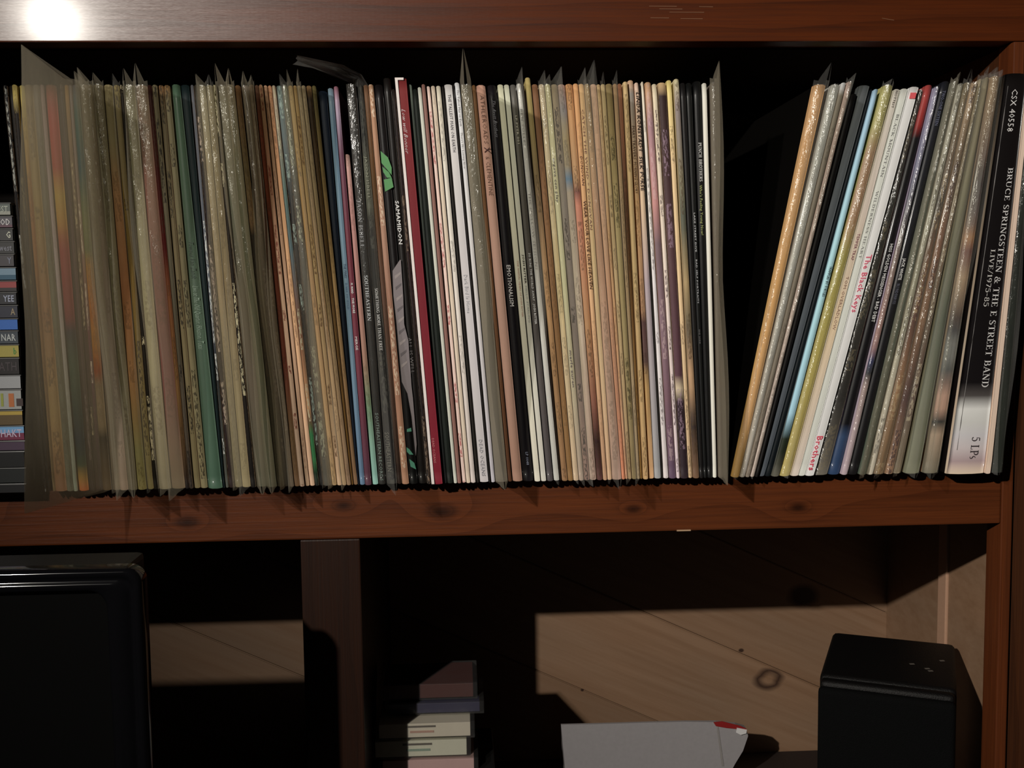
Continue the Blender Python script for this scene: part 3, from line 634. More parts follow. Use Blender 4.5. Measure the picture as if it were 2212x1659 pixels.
R_('b17', 609, 621, 698, 716, [(0, (88, 88, 68)), (.3, (68, 64, 56)), (1, (72, 66, 56))], 'grey spine with pale print', fl=((150, 146, 120), .8), tips=((604, 159), (690, 1056), .3), smat=MSLC)
R_('b18', 621, 632, 716, 727, [(0, (160, 130, 78)), (.5, (164, 124, 82)), (1, (184, 148, 104))], 'cream orange spine in a pointed sleeve', fl=(D, .5), tips=((620, 149), (708, 1057), .5))
R_('b19', 632, 641, 727, 738, [(0, (150, 120, 76)), (.5, (156, 128, 86)), (1, (176, 142, 108))], 'cream spine with brown print', fl=((84, 56, 36), .8))
R_('b20', 641, 650, 738, 748, [(0, (144, 124, 86)), (.5, (170, 134, 94)), (1, (180, 146, 106))], 'biscuit spine in a thin-pointed sleeve', fl=((90, 60, 40), .4), tips=((642, 148), (739, 1060), .7))
R_('b21', 650, 660, 748, 758, [(0, (150, 130, 98)), (.5, (146, 120, 80)), (1, (162, 128, 98))], 'greyish cream spine', fl=(D, .3))
R_('b22', 660, 672, 758, 763, [(0, (124, 92, 56)), (.03, (50, 32, 16)), (.3, (74, 52, 20)), (1, (120, 84, 40))], 'dark brown spine with a tan top', fl=(D, .5))
R_('b23', 672, 682, 763, 772, [(0, (84, 74, 40)), (.4, (140, 110, 66)), (1, (150, 112, 80))], 'olive spine paling to tan', fl=(D, .3))
R_('b24', 686, 705, 772, 774, (14, 26, 40), 'dark navy spine', ytop=196)  # navy slab added to fill the shaded gap before the blue spine
R_('blue', 706, 719, 774, 788, [(0, (106, 120, 124)), (.1, (92, 114, 124)), (.5, (104, 122, 128)), (1, (88, 108, 124))], 'light blue spine', ytop=190, gloss=1, texts=(('THE PINES', 570, 600, (40, 60, 80), 'sans', .4), ('DARK SO GOLD', 612, 668, (56, 84, 110), 'sans', .3)))
R_('c0', 720, 731, 788, 803, [(0, (130, 84, 90)), (.05, (150, 130, 140)), (.15, (92, 58, 68)), (.4, (96, 42, 48)), (.7, (98, 44, 52)), (1, (78, 48, 56))], 'maroon spine with small white titles', gloss=1, ytop=186, texts=(('M. WARD', 612, 634, (220, 205, 190), 'bold', .4), ('THE MORE', 644, 676, (220, 205, 190), 'bold', .4), ('MERGE', 728, 756, (200, 180, 170), 'bold', .4)))
R_('c1', 731, 742, 803, 817, [(0, (170, 132, 116)), (.15, (158, 112, 102)), (.4, (152, 108, 94)), (.62, (140, 104, 84)), (.75, (98, 116, 84)), (1, (130, 164, 146))], 'short pink spine turning pale green, a smaller disc', ytop=333, fl=(D, .3), depth=.256)
R_('c2', 746, 770, 817, 834, (24, 20, 18), 'black spine with two white titles in heavy capitals under the crumpled film', gloss=1, texts=(('JASON ISBELL', 432, 535, (146, 142, 140), 'serif', .42, .36), ('SOUTHEASTERN', 595, 693, (196, 192, 186), 'serif', .4, .5), ('SOUTHEASTERN RECORDS', 893, 1038, (118, 128, 116), 'sans', .42, .5)))
R_('c3', 771, 784, 834, 858, [(0, (50, 50, 46)), (.15, (54, 52, 46)), (.2, (78, 76, 62)), (.3, (74, 72, 58)), (.33, (60, 56, 48)), (1, (58, 54, 50))], 'dark grey spine in a cloudy sleeve pointed below', fl=((110, 105, 90), .2), tips=((772, 172), (856, 1070), .5), smat=MSLC, texts=(('SOMETHING MORE THAN FREE', 623, 757, (214, 206, 192), 'serif', .36, .5), ('JASON ISBELL', 338, 430, (130, 126, 104), 'sans', .4, .5), ('SOUTHEASTERN', 935, 1018, (116, 110, 96), 'sans', .42, .4)))
R_('c4', 784, 795, 858, 868, [(0, (100, 70, 48)), (.25, (84, 56, 30)), (.5, (92, 64, 50)), (1, (60, 40, 30))], 'brown spine', fl=(D, .3))
R_('c5', 795, 807, 868, 884, [(0, (150, 110, 80)), (.4, (156, 116, 94)), (.6, (150, 106, 84)), (1, (166, 120, 92))], 'tan spine with cream print', fl=((210, 180, 150), .7))
leaf = R_('c6', 808, 827, 884, 903, [(0, (22, 16, 16)), (.58, (20, 14, 14)), (1, (16, 16, 14))], 'black spine printed with green leaves and a grey feather', gloss=1)
R_('c7', 828, 845, 904, 922, (28, 22, 18), 'black spine with uneven white capitals', gloss=1, ytop=168, texts=(('SAMAMIDON', 434, 527, (206, 198, 190), 'bold', .5, .42), ('ALL IS WELL', 730, 806, (92, 84, 78), 'sans', .45, .5)))
R_('c8', 845, 853, 922, 931, [(0, (44, 34, 30)), (.4, (50, 32, 30)), (1, (34, 26, 22))], 'dark brown spine with dim print', fl=((110, 90, 70), .8), ytop=192)
R_('red', 854, 880, 932, 957, [(0, (108, 36, 34)), (.4, (102, 28, 33)), (1, (112, 24, 36))], 'thick red spine with a pale rim and white script', ytop=168, fw=-.004, bow=.02, rim=(214, 190, 176), texts=(('Low will Bonner', 236, 332, (226, 190, 180), 'script', .34, .52), ('DEAD OCEANS', 948, 1000, (190, 110, 106), 'sans', .2, .5)))
R_('d0', 881, 890, 958, 966, [(0, (100, 106, 90)), (.05, (60, 64, 54)), (1, (30, 30, 28))], 'greenish black spine')
R_('d1', 890, 901, 966, 979, (30, 36, 28), 'near-black green spine', ytop=192)
R_('d2', 901, 910, 980, 988, (184, 178, 158), 'plain white spine', ytop=188)
R_('d3', 910, 919, 988, 997, (124, 86, 74), 'plain brown spine')
R_('d4', 920, 929, 997, 1007, (208, 178, 160), 'pinkish white spine with red capitals', ytop=186, fl=((150, 60, 60), .8))
R_('d5', 930, 940, 1007, 1017, (196, 174, 148), 'cream spine with faint grey title', ytop=185, fl=((140, 120, 100), .45))
R_('d6', 941, 952, 1017, 1028, [(0, (190, 176, 150)), (.3, (200, 188, 170)), (1, (198, 180, 166))], 'off-white spine with small dark title near the top', ytop=185, fl=((110, 100, 90), .5))
R_('d7', 953, 959, 1029, 1036, (42, 34, 28), 'thin black spine', ytop=186)
R_('white', 959, 977, 1036, 1056, [(0, (190, 180, 168)), (.5, (184, 173, 165)), (1, (180, 168, 160))], 'wide white spine with grey thin capitals', ytop=182, bow=.05, texts=(('THE TALLEST MAN ON EARTH', 204, 328, (92, 88, 88), 'sans', .38, .52), ('Dark Bird Is Home', 594, 676, (158, 152, 148), 'sans', .42, .5), ('DEAD OCEANS', 951, 1028, (140, 134, 132), 'sans', .4, .5)))
R_('e0', 977, 980, 1056, 1060, (40, 34, 30), 'hair-thin black spine')  # black sliver paints the shade between two white spines
R_('e1', 980, 993, 1060, 1070, [(0, (200, 194, 186)), (.5, (186, 176, 166)), (1, (170, 160, 158))], 'narrow white spine half covered by film', ytop=178, texts=(('The Tallest Man on Earth', 194, 272, (120, 114, 110), 'sans', .4, .5), ("There's No Leaving Now", 286, 364, (130, 122, 116), 'sans', .4, .5)))
R_('e2', 994, 1019, 1070, 1098, [(0, (110, 100, 80)), (1, (108, 98, 84))], 'grey beige spine in the tallest narrow sleeve', tips=[((1001, 104), (1091, 1058), .5)], smat=MSLV2)
R_('e3', 1019, 1028, 1098, 1107, [(0, (96, 66, 40)), (1, (84, 52, 34))], 'narrow brown spine')
R_('e4', 1028, 1049, 1108, 1130, [(0, (156, 116, 96)), (.5, (160, 124, 106)), (1, (164, 124, 104))], 'wide pinkish brown spine with dark brown capitals', texts=(('ATHLEROADS', 206, 310, (96, 66, 54), 'thin', .44, .5), ('X', 318, 330, (70, 34, 34), 'bold', .6, .55), ('& CLEMENTINE', 338, 422, (96, 66, 54), 'thin', .44, .5)))
R_('black', 1052, 1073, 1130, 1154, (26, 20, 24), 'wide black spine with white rounded capitals', gloss=1, texts=(('The Avett Brothers', 218, 296, (150, 144, 142), 'script', .36, .55), ('EMOTIONALISM', 573, 661, (206, 196, 188), 'bold', .4, .5), ('LP 0048', 978, 1004, (140, 140, 150), 'sans', .25, .6)))
R_('f0', 1074, 1087, 1155, 1168, [(0, (190, 182, 148)), (1, (202, 190, 166))], 'ivory spine with tiny pink and grey title', bow=.08, texts=(('THE ANIMAL YEARS OF JOSH RITTER', 563, 684, (176, 130, 110), 'sans', .3, .62),))
R_('f1', 1088, 1100, 1169, 1181, [(0, (184, 178, 150)), (1, (188, 178, 160))], 'ivory spine with black then grey title', bow=.08, texts=(('JOSH RITTER', 550, 612, (40, 32, 28), 'bold', .36, .6), ('HELLO STARLING', 618, 696, (146, 144, 134), 'sans', .34, .6)))
R_('f2', 1101, 1115, 1182, 1196, [(0, (90, 84, 76)), (.08, (76, 70, 58)), (1, (72, 64, 62))], 'dark grey spine with bold white title', gloss=1, texts=(('LP PYTR 001', 250, 310, (170, 160, 136), 'bold', .34, .55), ('SO RUNS THE WORLD AWAY : JOSH RITTER', 547, 700, (220, 210, 190), 'bold', .36, .6)))
R_('f3', 1116, 1127, 1197, 1210, (206, 200, 190), 'white spine with thin grey capitals', ytop=180, tips=((1128, 144), (1207, 1048), .7), smat=MSLC, texts=(('BEN SOLLEE', 236, 316, (120, 116, 116), 'thin', .5, .5), ('THE HOLLOW SESSIONS', 416, 582, (110, 104, 104), 'thin', .5, .5)))
R_('f4', 1127, 1134, 1210, 1214, (50, 32, 22), 'thin dark brown spine')
R_('f5', 1135, 1147, 1214, 1227, [(0, (168, 146, 90)), (.06, (150, 130, 80)), (.3, (130, 104, 76)), (.55, (160, 120, 80)), (1, (150, 110, 76))], 'olive and tan worn spine', ytop=167, fl=(D, .5))
R_('f6', 1148, 1162, 1227, 1239, [(0, (122, 84, 58)), (1, (126, 92, 54))], 'warm brown spine', fl=(D, .3))
R_('g0', 1163, 1176, 1239, 1251, [(0, (170, 150, 120)), (.5, (174, 152, 110)), (1, (180, 150, 120))], 'cream spine with many glints in a rounded sleeve', fl=(D, .4), gloss=1, tips=((1176, 151), (1250, 1046), .2), smat=MSLC)
R_('g1', 1176, 1189, 1251, 1262, [(0, (176, 164, 124)), (.5, (184, 170, 134)), (1, (170, 146, 130))], 'cream spine with dark lower-case title', gloss=1, tips=((1188, 160), (1262, 1050), .3), smat=MSLC, texts=(('argove con play', 342, 437, (52, 46, 38), 'bold', .5), ('merle zuren', 758, 836, (84, 66, 78), 'bold', .5)))
R_('g2', 1190, 1205, 1262, 1275, [(0, (134, 116, 92)), (.3, (116, 104, 96)), (.7, (120, 104, 96)), (1, (150, 116, 104))], 'grey mottled spine', fl=((70, 60, 56), .9), tips=((1214, 143), (1280, 1051), .6), smat=MSLC)
R_('g3', 1205, 1221, 1275, 1290, [(0, (164, 130, 112)), (.06, (130, 124, 130)), (.12, (160, 138, 100)), (.205, (150, 130, 104)), (.215, (70, 110, 140)), (.235, (74, 114, 146)), (.25, (166, 146, 128)), (.6, (180, 158, 136)), (1, (176, 146, 130))], 'pale spine with a small blue label', fl=(D, .4))
R_('g4', 1221, 1237, 1290, 1303, [(0, (158, 112, 72)), (.25, (150, 116, 84)), (.27, (90, 50, 50)), (.3, (160, 104, 84)), (.6, (150, 110, 76)), (.8, (110, 70, 56)), (.9, (60, 34, 34)), (1, (80, 50, 46))], 'tan spine turning maroon at its foot', fl=(D, .5))
R_('g5', 1237, 1249, 1303, 1312, [(0, (172, 124, 82)), (.5, (178, 138, 100)), (1, (170, 130, 100))], 'orange tan spine with dark capitals', fl=(D, .2), texts=(('DONOVAN', 338, 400, (100, 64, 50), 'sans', .5), ('WEAR YOUR LOVE LIKE HEAVEN', 434, 624, (76, 48, 36), 'bold', .55)))
R_('g6', 1249, 1262, 1312, 1323, [(0, (176, 138, 94)), (.5, (190, 152, 112)), (1, (176, 140, 108))], 'peach cream spine with spaced brown capitals', tips=((1263, 145), (1316, 1046), .6), texts=(('CATCH THE WIND * DONOVAN', 236, 496, (120, 70, 56), 'sans', .42, .4),), smat=MSLC)
R_('g7', 1262, 1274, 1323, 1344, [(0, (152, 124, 84)), (.3, (180, 136, 108)), (1, (166, 134, 118))], 'dusty pink spine in a peaked sleeve', fl=(D, .3), tips=((1283, 129), (1339, 1058), .2), smat=MSLC)
R_('g8', 1275, 1289, 1344, 1352, [(0, (188, 140, 112)), (.4, (190, 138, 108)), (1, (182, 112, 82))], 'salmon spine', fl=(D, .2))
R_('g9', 1289, 1298, 1352, 1358, [(0, (160, 132, 92)), (1, (184, 132, 100))], 'narrow salmon and cream spine', fl=(D, .3))
R_('g10', 1298, 1308, 1358, 1366, [(0, (166, 142, 100)), (1, (170, 140, 104))], 'cream spine with faded print', fl=(D, .6), tips=((1304, 154), (1353, 1047), .5), smat=MSLC)
R_('g11', 1308, 1323, 1366, 1377, [(0, (124, 104, 68)), (.4, (142, 124, 86)), (1, (140, 120, 86))], 'olive spine with faded writing', fl=((60, 54, 36), .7))
R_('g12', 1324, 1334, 1377, 1384, [(0, (140, 108, 74)), (.4, (160, 130, 94)), (1, (166, 142, 112))], 'cream tan spine in a pointed sleeve', fl=(D, .5), tips=((1331, 151), (1374, 1050), .5), smat=MSLC)
R_('g13', 1334, 1344, 1384, 1389, [(0, (128, 84, 60)), (.3, (80, 52, 36)), (1, (130, 96, 50))], 'dark brown worn spine', fl=(D, .6))
R_('g14', 1345, 1356, 1389, 1401, [(0, (186, 148, 104)), (.5, (190, 148, 104)), (1, (180, 140, 96))], 'peach spine', ytop=176, fl=(D, .5))
R_('g15', 1357, 1370, 1401, 1415, [(0, (176, 138, 104)), (.03, (120, 110, 100)), (.2, (150, 122, 90)), (.3, (172, 134, 92)), (.58, (170, 128, 96)), (.6, (90, 64, 60)), (.72, (96, 72, 66)), (.74, (184, 140, 90)), (1, (184, 136, 96))], 'tan spine with a grey-brown patch halfway down', ytop=173, fl=(D, .3), texts=(('MARY TRAVERS', 272, 344, (96, 72, 56), 'sans', .5), ('MORNING GLORY', 350, 418, (110, 84, 64), 'sans', .5)))
R_('g16', 1371, 1381, 1415, 1430, [(0, (190, 150, 128)), (.3, (176, 148, 118)), (.5, (134, 118, 116)), (1, (126, 122, 116))], 'pink-grey spine with heavy dark title', ytop=178, texts=(('LINDA RONSTADT  SILK PURSE', 200, 412, (48, 36, 30), 'bold', .7),))
R_('g17', 1381, 1384, 1430, 1434, (30, 24, 18), 'hair-thin black spine')
R_('g18', 1384, 1392, 1434, 1446, [(0, (200, 164, 140)), (.5, (190, 168, 164)), (1, (190, 164, 154))], 'pinkish white spine with tiny dark print', ytop=176, fl=((60, 44, 44), .6))
R_('g19', 1393, 1407, 1446, 1462, [(0, (160, 122, 84)), (.1, (126, 96, 96)), (.3, (150, 104, 96)), (.4, (92, 72, 72)), (.6, (100, 78, 80)), (.8, (92, 66, 70)), (1, (76, 58, 70))], 'mauve spine with white cracks', ytop=177, fl=((190, 160, 150), .35))
R_('g20', 1408, 1419, 1462, 1470, [(0, (190, 160, 130)), (1, (186, 158, 154))], 'pale pink spine with a line of dark print', ytop=181, fl=((60, 40, 44), .8))
R_('g21', 1420, 1439, 1470, 1488, [(0, (180, 146, 104)), (.02, (60, 42, 38)), (.4, (66, 45, 44)), (.745, (66, 42, 46)), (.75, (170, 150, 120)), (.765, (170, 150, 120)), (.775, (56, 38, 42)), (1, (56, 40, 44))], 'wide dark purple spine with scuffs', ytop=178, fl=((150, 120, 130), .45))
R_('g22', 1440, 1452, 1488, 1497, [(0, (186, 158, 96)), (.2, (180, 150, 110)), (1, (166, 138, 104))], 'cream yellow spine', ytop=173, fl=(D, .6))
R_('g23', 1455, 1467, 1497, 1511, [(0, (190, 164, 124)), (.05, (110, 96, 90)), (.25, (100, 92, 70)), (.35, (60, 62, 52)), (.5, (130, 108, 74)), (.62, (70, 62, 48)), (.75, (150, 116, 84)), (.85, (44, 36, 36)), (1, (96, 70, 50))], 'grey and tan picture spine', ytop=170, fl=(D, .6))
R_('h0', 1468, 1480, 1511, 1520, (30, 26, 24), 'plain black spine', gloss=1)
R_('h1', 1481, 1494, 1520, 1528, (22, 22, 20), 'black spine with two spaced small white titles', gloss=1, texts=(('LAKE STREET DIVE', 460, 544, (190, 184, 176), 'sans', .34, .5), ('BAD SELF PORTRAITS', 561, 655, (176, 170, 164), 'sans', .34, .5), ('SIG 2058', 712, 742, (120, 114, 110), 'sans', .3, .5)))
R_('punch', 1497, 1514, 1528, 1540, (18, 17, 16), 'black spine with white serif title and yellow subtitle', ytop=175, gloss=1, texts=(('PUNCH BROTHERS', 308, 392, (206, 198, 186), 'serif', .46, .58), ("Who's Feeling Young Now?", 400, 508, (156, 156, 96), 'sans', .4, .5)))
R_('h2', 1516, 1527, 1540, 1549, (206, 196, 176), 'plain white spine', ytop=179)
R_('h3', 1534, 1545, 1552, 1562, [(0, (96, 84, 72)), (1, (84, 70, 58))], 'dim grey spine inside the last, bulging sleeve', tips=[((1553, 131), (1572, 1048), .0)], smat=MSLV2)
NLEFT = len(RECS)
PREV.clear(); PF[0] = None
# the leaning right-hand group
R_('s0', 1756, 1784, 1577, 1594, [(0, (190, 140, 90)), (.5, (204, 146, 88)), (.85, (210, 148, 96)), (1, (200, 150, 80))], 'wide orange spine in a clear glinting sleeve', ytop=182, jcol=(9, 7, 5), tips=((1797, 135), (1590, 1034), .1), smat=MSLC)
R_('s1', 1793, 1814, 1594, 1606, [(0, (170, 164, 150)), (.5, (186, 178, 164)), (1, (190, 176, 160))], 'silvery white spine', ytop=182, gloss=1, fl=((120, 110, 100), .25))
R_('s2', 1814, 1826, 1606, 1616, [(0, (196, 190, 180)), (.02, (120, 108, 90)), (1, (118, 104, 88))], 'taupe spine with faint dark capitals', ytop=178, fl=((80, 68, 56), .5))
R_('s3', 1827, 1839, 1617, 1626, [(0, (180, 150, 134)), (1, (204, 180, 166))], 'pinkish white spine in a thin pointed sleeve', ytop=176, fl=((110, 90, 80), .5), tips=((1849, 157), (1618, 1035), .7), smat=MSLC)
R_('s4', 1841, 1855, 1626, 1634, (20, 15, 14), 'black spine')
R_('charcoal', 1856, 1881, 1634, 1649, [(0, (84, 84, 80)), (.5, (74, 76, 76)), (1, (76, 78, 80))], 'wide plain charcoal spine', ytop=184, bow=.1)
R_('s5', 1882, 1888, 1649, 1662, (14, 22, 26), 'blue-black spine', ytop=192)
R_('s6', 1888, 1900, 1662, 1679, [(0, (146, 168, 178)), (.5, (158, 190, 204)), (.85, (150, 180, 188)), (.88, (44, 56, 36)), (.95, (50, 52, 34)), (1, (90, 84, 70))], 'pale blue spine with a dark green foot', ytop=192, texts=(('TRAMPLED BY TURTLES', 574, 642, (40, 44, 48), 'sans', .45, .6),))
R_('s7', 1907, 1930, 1680, 1702, [(0, (168, 156, 92)), (.1, (170, 156, 96)), (.17, (160, 124, 92)), (.35, (164, 122, 86)), (.42, (164, 148, 76)), (.6, (168, 150, 76)), (1, (186, 162, 90))], 'wide mustard spine with a brown middle', ytop=183, gloss=1, tips=((1930, 176), (1702, 1022), .1), smat=MSLC)
R_('s8', 1932, 1946, 1703, 1720, [(0, (190, 178, 158)), (.3, (206, 184, 164)), (.6, (206, 178, 140)), (1, (204, 184, 164))], 'cream spine with small dark capitals', ytop=192, bow=.05, texts=(('HOTTEST', 196, 234, (80, 66, 58), 'sans', .34, .5), ('TEMPER TRAP', 504, 564, (130, 70, 80), 'sans', .42, .5), ('TOM OVERLADLOW', 596, 714, (150, 116, 96), 'sans', .42, .5)))
R_('s9', 1947, 1963, 1720, 1734, (200, 194, 176), 'ivory spine with spaced grey serif capitals', ytop=191, bow=.05, texts=(('BLACK MOUNTAIN', 246, 384, (130, 124, 116), 'serif', .36, .5), ('WILDERNESS HEART', 412, 560, (140, 134, 124), 'serif', .36, .5)))
R_('brothers', 1964, 1985, 1734, 1753, (214, 210, 196), 'wide white spine with fat red title', ytop=187, bow=.06, texts=(('The Black Keys', 549, 676, (206, 90, 104), 'bold', .62, .5), ('Brothers', 938, 1016, (212, 70, 84), 'bold', .7, .45)))
R_('s10', 1987, 2000, 1754, 1786, [(0, (60, 46, 40)), (.3, (34, 32, 26)), (.5, (44, 40, 30)), (.8, (30, 24, 22)), (.92, (84, 76, 66)), (1, (110, 100, 86))], 'black spine with a grey speckled foot', ytop=193, gloss=1, fl=((120, 104, 76), .35))
R_('s11', 2001, 2018, 1787, 1812, [(0, (150, 60, 54)), (.1, (126, 38, 34)), (.113, (26, 22, 22)), (.88, (22, 20, 22)), (.9, (48, 62, 84)), (1, (40, 56, 80))], 'black spine with a red top and blue foot', ytop=183, gloss=1, texts=(('HISS GOLDEN MESSENGER - BAD DEBT', 526, 697, (206, 200, 186), 'bold', .34, .62),))
R_('s12', 2019, 2031, 1813, 1827, [(0, (140, 132, 146)), (.2, (110, 106, 120)), (.35, (66, 60, 60)), (.45, (120, 100, 90)), (.66, (150, 110, 100)), (.69, (40, 44, 84)), (.74, (50, 50, 40)), (.76, (150, 126, 116)), (1, (176, 152, 152))], 'mauve spine with a dark picture in the middle', ytop=187, gloss=1)
R_('s13', 2033, 2051, 1828, 1849, [(0, (34, 34, 40)), (.3, (26, 26, 30)), (1, (26, 22, 22))], 'black spine with small white title halfway', gloss=1, ytop=175, texts=(('TWO-ONE SIXTEEN', 196, 272, (96, 96, 110), 'sans', .4, .5), ('JACK WHITE', 557, 606, (206, 200, 190), 'bold', .36, .5), ('BLUNDERBUSS', 612, 658, (90, 88, 96), 'sans', .34, .5)))
R_('t0', 2052, 2066, 1850, 1866, [(0, (90, 86, 72)), (.4, (84, 86, 70)), (1, (80, 86, 70))], 'grey-green spine in a cloudy sleeve', ytop=176, tips=((2076, 155), (1856, 1035), .3))
R_('t1', 2067, 2080, 1867, 1881, [(0, (190, 180, 160)), (.5, (176, 166, 140)), (1, (196, 180, 156))], 'cream spine with fine dark print', ytop=180, gloss=1, fl=((80, 70, 60), .6))
R_('t2', 2081, 2095, 1882, 1905, [(0, (150, 130, 100)), (.2, (110, 84, 64)), (.3, (60, 46, 34)), (.45, (120, 84, 62)), (.6, (90, 60, 50)), (.8, (150, 110, 76)), (1, (130, 100, 70))], 'brown mottled picture spine', ytop=178, gloss=1, fl=((180, 150, 110), .6), tips=((2098, 148), (1890, 1035), .4), smat=MSLC)
R_('t3', 2096, 2112, 1906, 1925, [(0, (170, 140, 110)), (.2, (110, 90, 70)), (.4, (120, 84, 64)), (.6, (130, 96, 70)), (.8, (76, 50, 46)), (1, (140, 104, 76))], 'rusty brown spine', ytop=177, gloss=1, fl=((60, 40, 40), .8))
R_('t4', 2113, 2122, 1926, 1944, [(0, (150, 130, 100)), (.4, (120, 96, 72)), (.8, (96, 70, 60)), (1, (140, 120, 96))], 'mauve brown spine with pale print', ytop=170, gloss=1, fl=((190, 170, 140), .7), tips=((2137, 142), (1929, 1031), .5), smat=MSLC)
R_('t5', 2123, 2135, 1950, 1982, [(0, (140, 124, 96)), (.3, (120, 112, 88)), (.6, (96, 96, 80)), (1, (120, 116, 92))], 'grey olive spine in a cloudy sleeve pointed at both ends', ytop=166, tips=((2156, 144), (1976, 1033), .3), smat=MSLC)
R_('t6', 2136, 2157, 1990, 2022, [(0, (190, 150, 112)), (.2, (120, 90, 76)), (.25, (70, 60, 60)), (.36, (110, 90, 84)), (.4, (180, 130, 90)), (.44, (110, 70, 70)), (.5, (180, 150, 120)), (.62, (60, 50, 60)), (.68, (140, 136, 126)), (.75, (70, 70, 68)), (.79, (190, 150, 128)), (.85, (180, 140, 116)), (.855, (60, 60, 56)), (.87, (60, 60, 56)), (.88, (180, 150, 124)), (1, (120, 110, 90))], 'banded photographic spine in tan, grey and pink', ytop=164, gloss=1, tips=((2168, 150), (2010, 1035), .5), smat=MSLC)
R_('box', 2158, 2206, 2032, 2113, [(0, (24, 18, 16)), (.79, (26, 20, 20)), (.815, (110, 100, 92)), (.83, (206, 198, 184)), (.865, (200, 192, 178)), (.885, (60, 50, 48)), (.9, (190, 180, 172)), (.95, (190, 170, 160)), (.975, (150, 120, 116)), (1, (206, 180, 150))], 'thick black boxed set with serif lettering and a light photographic foot', ytop=158, height=.316, fw=-.008, bow=.03, gloss=1,
   texts=(('CSX 40558', 193, 285, (206, 196, 184), 'sans', .26, .52), ('BRUCE SPRINGSTEEN & THE E STREET BAND', 362, 838, (206, 196, 184), 'serif', .2, .74), ('LIVE/1975-85', 538, 663, (196, 186, 172), 'serif', .16, .46), ('5 LPs', 942, 992, (50, 40, 40), 'serif', .22, .66)), cat='box set', name='boxed_record_set')
R_('u0', 2207, 2216, 2114, 2126, (206, 176, 150), 'pale edged inner lid, a narrow cream strip', ytop=158, height=.316, fw=-.009, bow=.02, depth=.025)
R_('u1', 2217, 2232, 2127, 2157, (28, 38, 28), 'dark green spine squeezed against the corner post', ytop=158, fw=-.006, depth=.022, gloss=1, tips=((2236, 150), (2158, 1010), .1), smat=MSLC)

for r in RECS:
    if r.key in ('a13', 'a14', 'a15', 'a19', 'a20', 'b3', 'b4', 'b6', 'b7', 'b9', 'b17', 'c2', 'f3', 'g0', 'g1', 'g7', 'e2', 'h3', 's0', 's1', 's3', 's7', 's10', 's12', 't0', 't1', 't2', 't3', 't4', 't6', 'u1'): wrap_film(r)

# leaves and feather printed on one black spine, each flat print on its spine
DN = [0]
def decal(r, name, pts, c, lab=None):
    DN[0] += 1; V = [un(x, y, r.yf-.0003-.00002*DN[0]) for x, y in pts]
    o = link(name, mesh(name, V, [tuple(range(len(V)))]), ink(c), r.root)
    if lab: o['label'] = lab
for pts in (((822, 326), (838, 340), (846, 362), (846, 378), (836, 366), (824, 352)), ((826, 360), (840, 372), (846, 384), (836, 384), (828, 372)), ((829, 388), (846, 384), (850, 404), (832, 414))):
    decal(leaf, 'leaf_print', [(min(x, 844 + (y-326)*.09)+(0), y) for x, y in pts], (70, 124, 66), 'green leaf print')
for pts in (((878, 966), (884, 970), (893, 982), (885, 982), (879, 976)), ((884, 991), (895, 1000), (899, 1014), (887, 1008)), ((879, 927), (888, 924), (889, 932), (879, 933))):
    decal(leaf, 'leaf_print', pts, (70, 124, 96), 'green leaf print')
decal(leaf, 'feather_print', [(864, 561), (866, 562), (871, 640), (873, 700), (882, 735), (889, 835), (892, 860), (900, 960), (898, 985), (889, 900), (880, 850), (868, 825), (862, 760), (857, 700), (850, 640), (848, 585)], (112, 100, 96), 'grey feather print')
for k in range(9):
    y = 596+k*24; xa = 852+(y-590)*.075
    decal(leaf, 'feather_print', [(xa, y), (xa+13, y-9), (xa+13, y-4), (xa+1, y+7)], (84, 74, 72) if k % 2 else (134, 120, 112))
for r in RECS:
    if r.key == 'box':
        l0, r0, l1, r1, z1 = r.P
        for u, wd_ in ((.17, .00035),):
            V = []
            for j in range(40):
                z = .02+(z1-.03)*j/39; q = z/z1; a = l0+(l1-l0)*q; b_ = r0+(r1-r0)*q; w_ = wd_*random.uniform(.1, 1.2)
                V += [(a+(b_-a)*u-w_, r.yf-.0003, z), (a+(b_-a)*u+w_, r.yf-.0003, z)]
            link('crease_glint', mesh('crease_glint', V, [(2*j, 2*j+1, 2*j+3, 2*j+2) for j in range(39)]), ink((120, 112, 104)), r.root)  # pale ink paints the glint along a ridge of the box
    if r.key == 'brothers':
        decal(r, 'logo_square', [(1967, 200), (1980, 200), (1977, 213), (1964, 213)], (206, 84, 84), 'small red square mark')
    if r.key == 'c2':
        # crumpled film folded over to the left above this record
        up = [(796, 184, .02), (778, 160, .0), (738, 141, -.015), (690, 131, -.03), (642, 121, -.04)]
        lo = [(746, 192, .02), (757, 177, .005), (712, 162, -.01), (676, 149, -.028), (636, 139, -.04)]
        rows = []
        for (a, b_) in zip(up, lo):
            A, B = un(*a), un(*b_); row = []
            for i in range(7):
                t = i/6; p = A.lerp(B, t); p.y += random.uniform(-.006, .006); p.x += random.uniform(-.0015, .0015); row.append(p)
            rows.append(row)
        link('crumpled_film', sheet('crumpled_film', rows), MCRUMP, r.root)['label'] = 'crumpled clear film folded to the left'

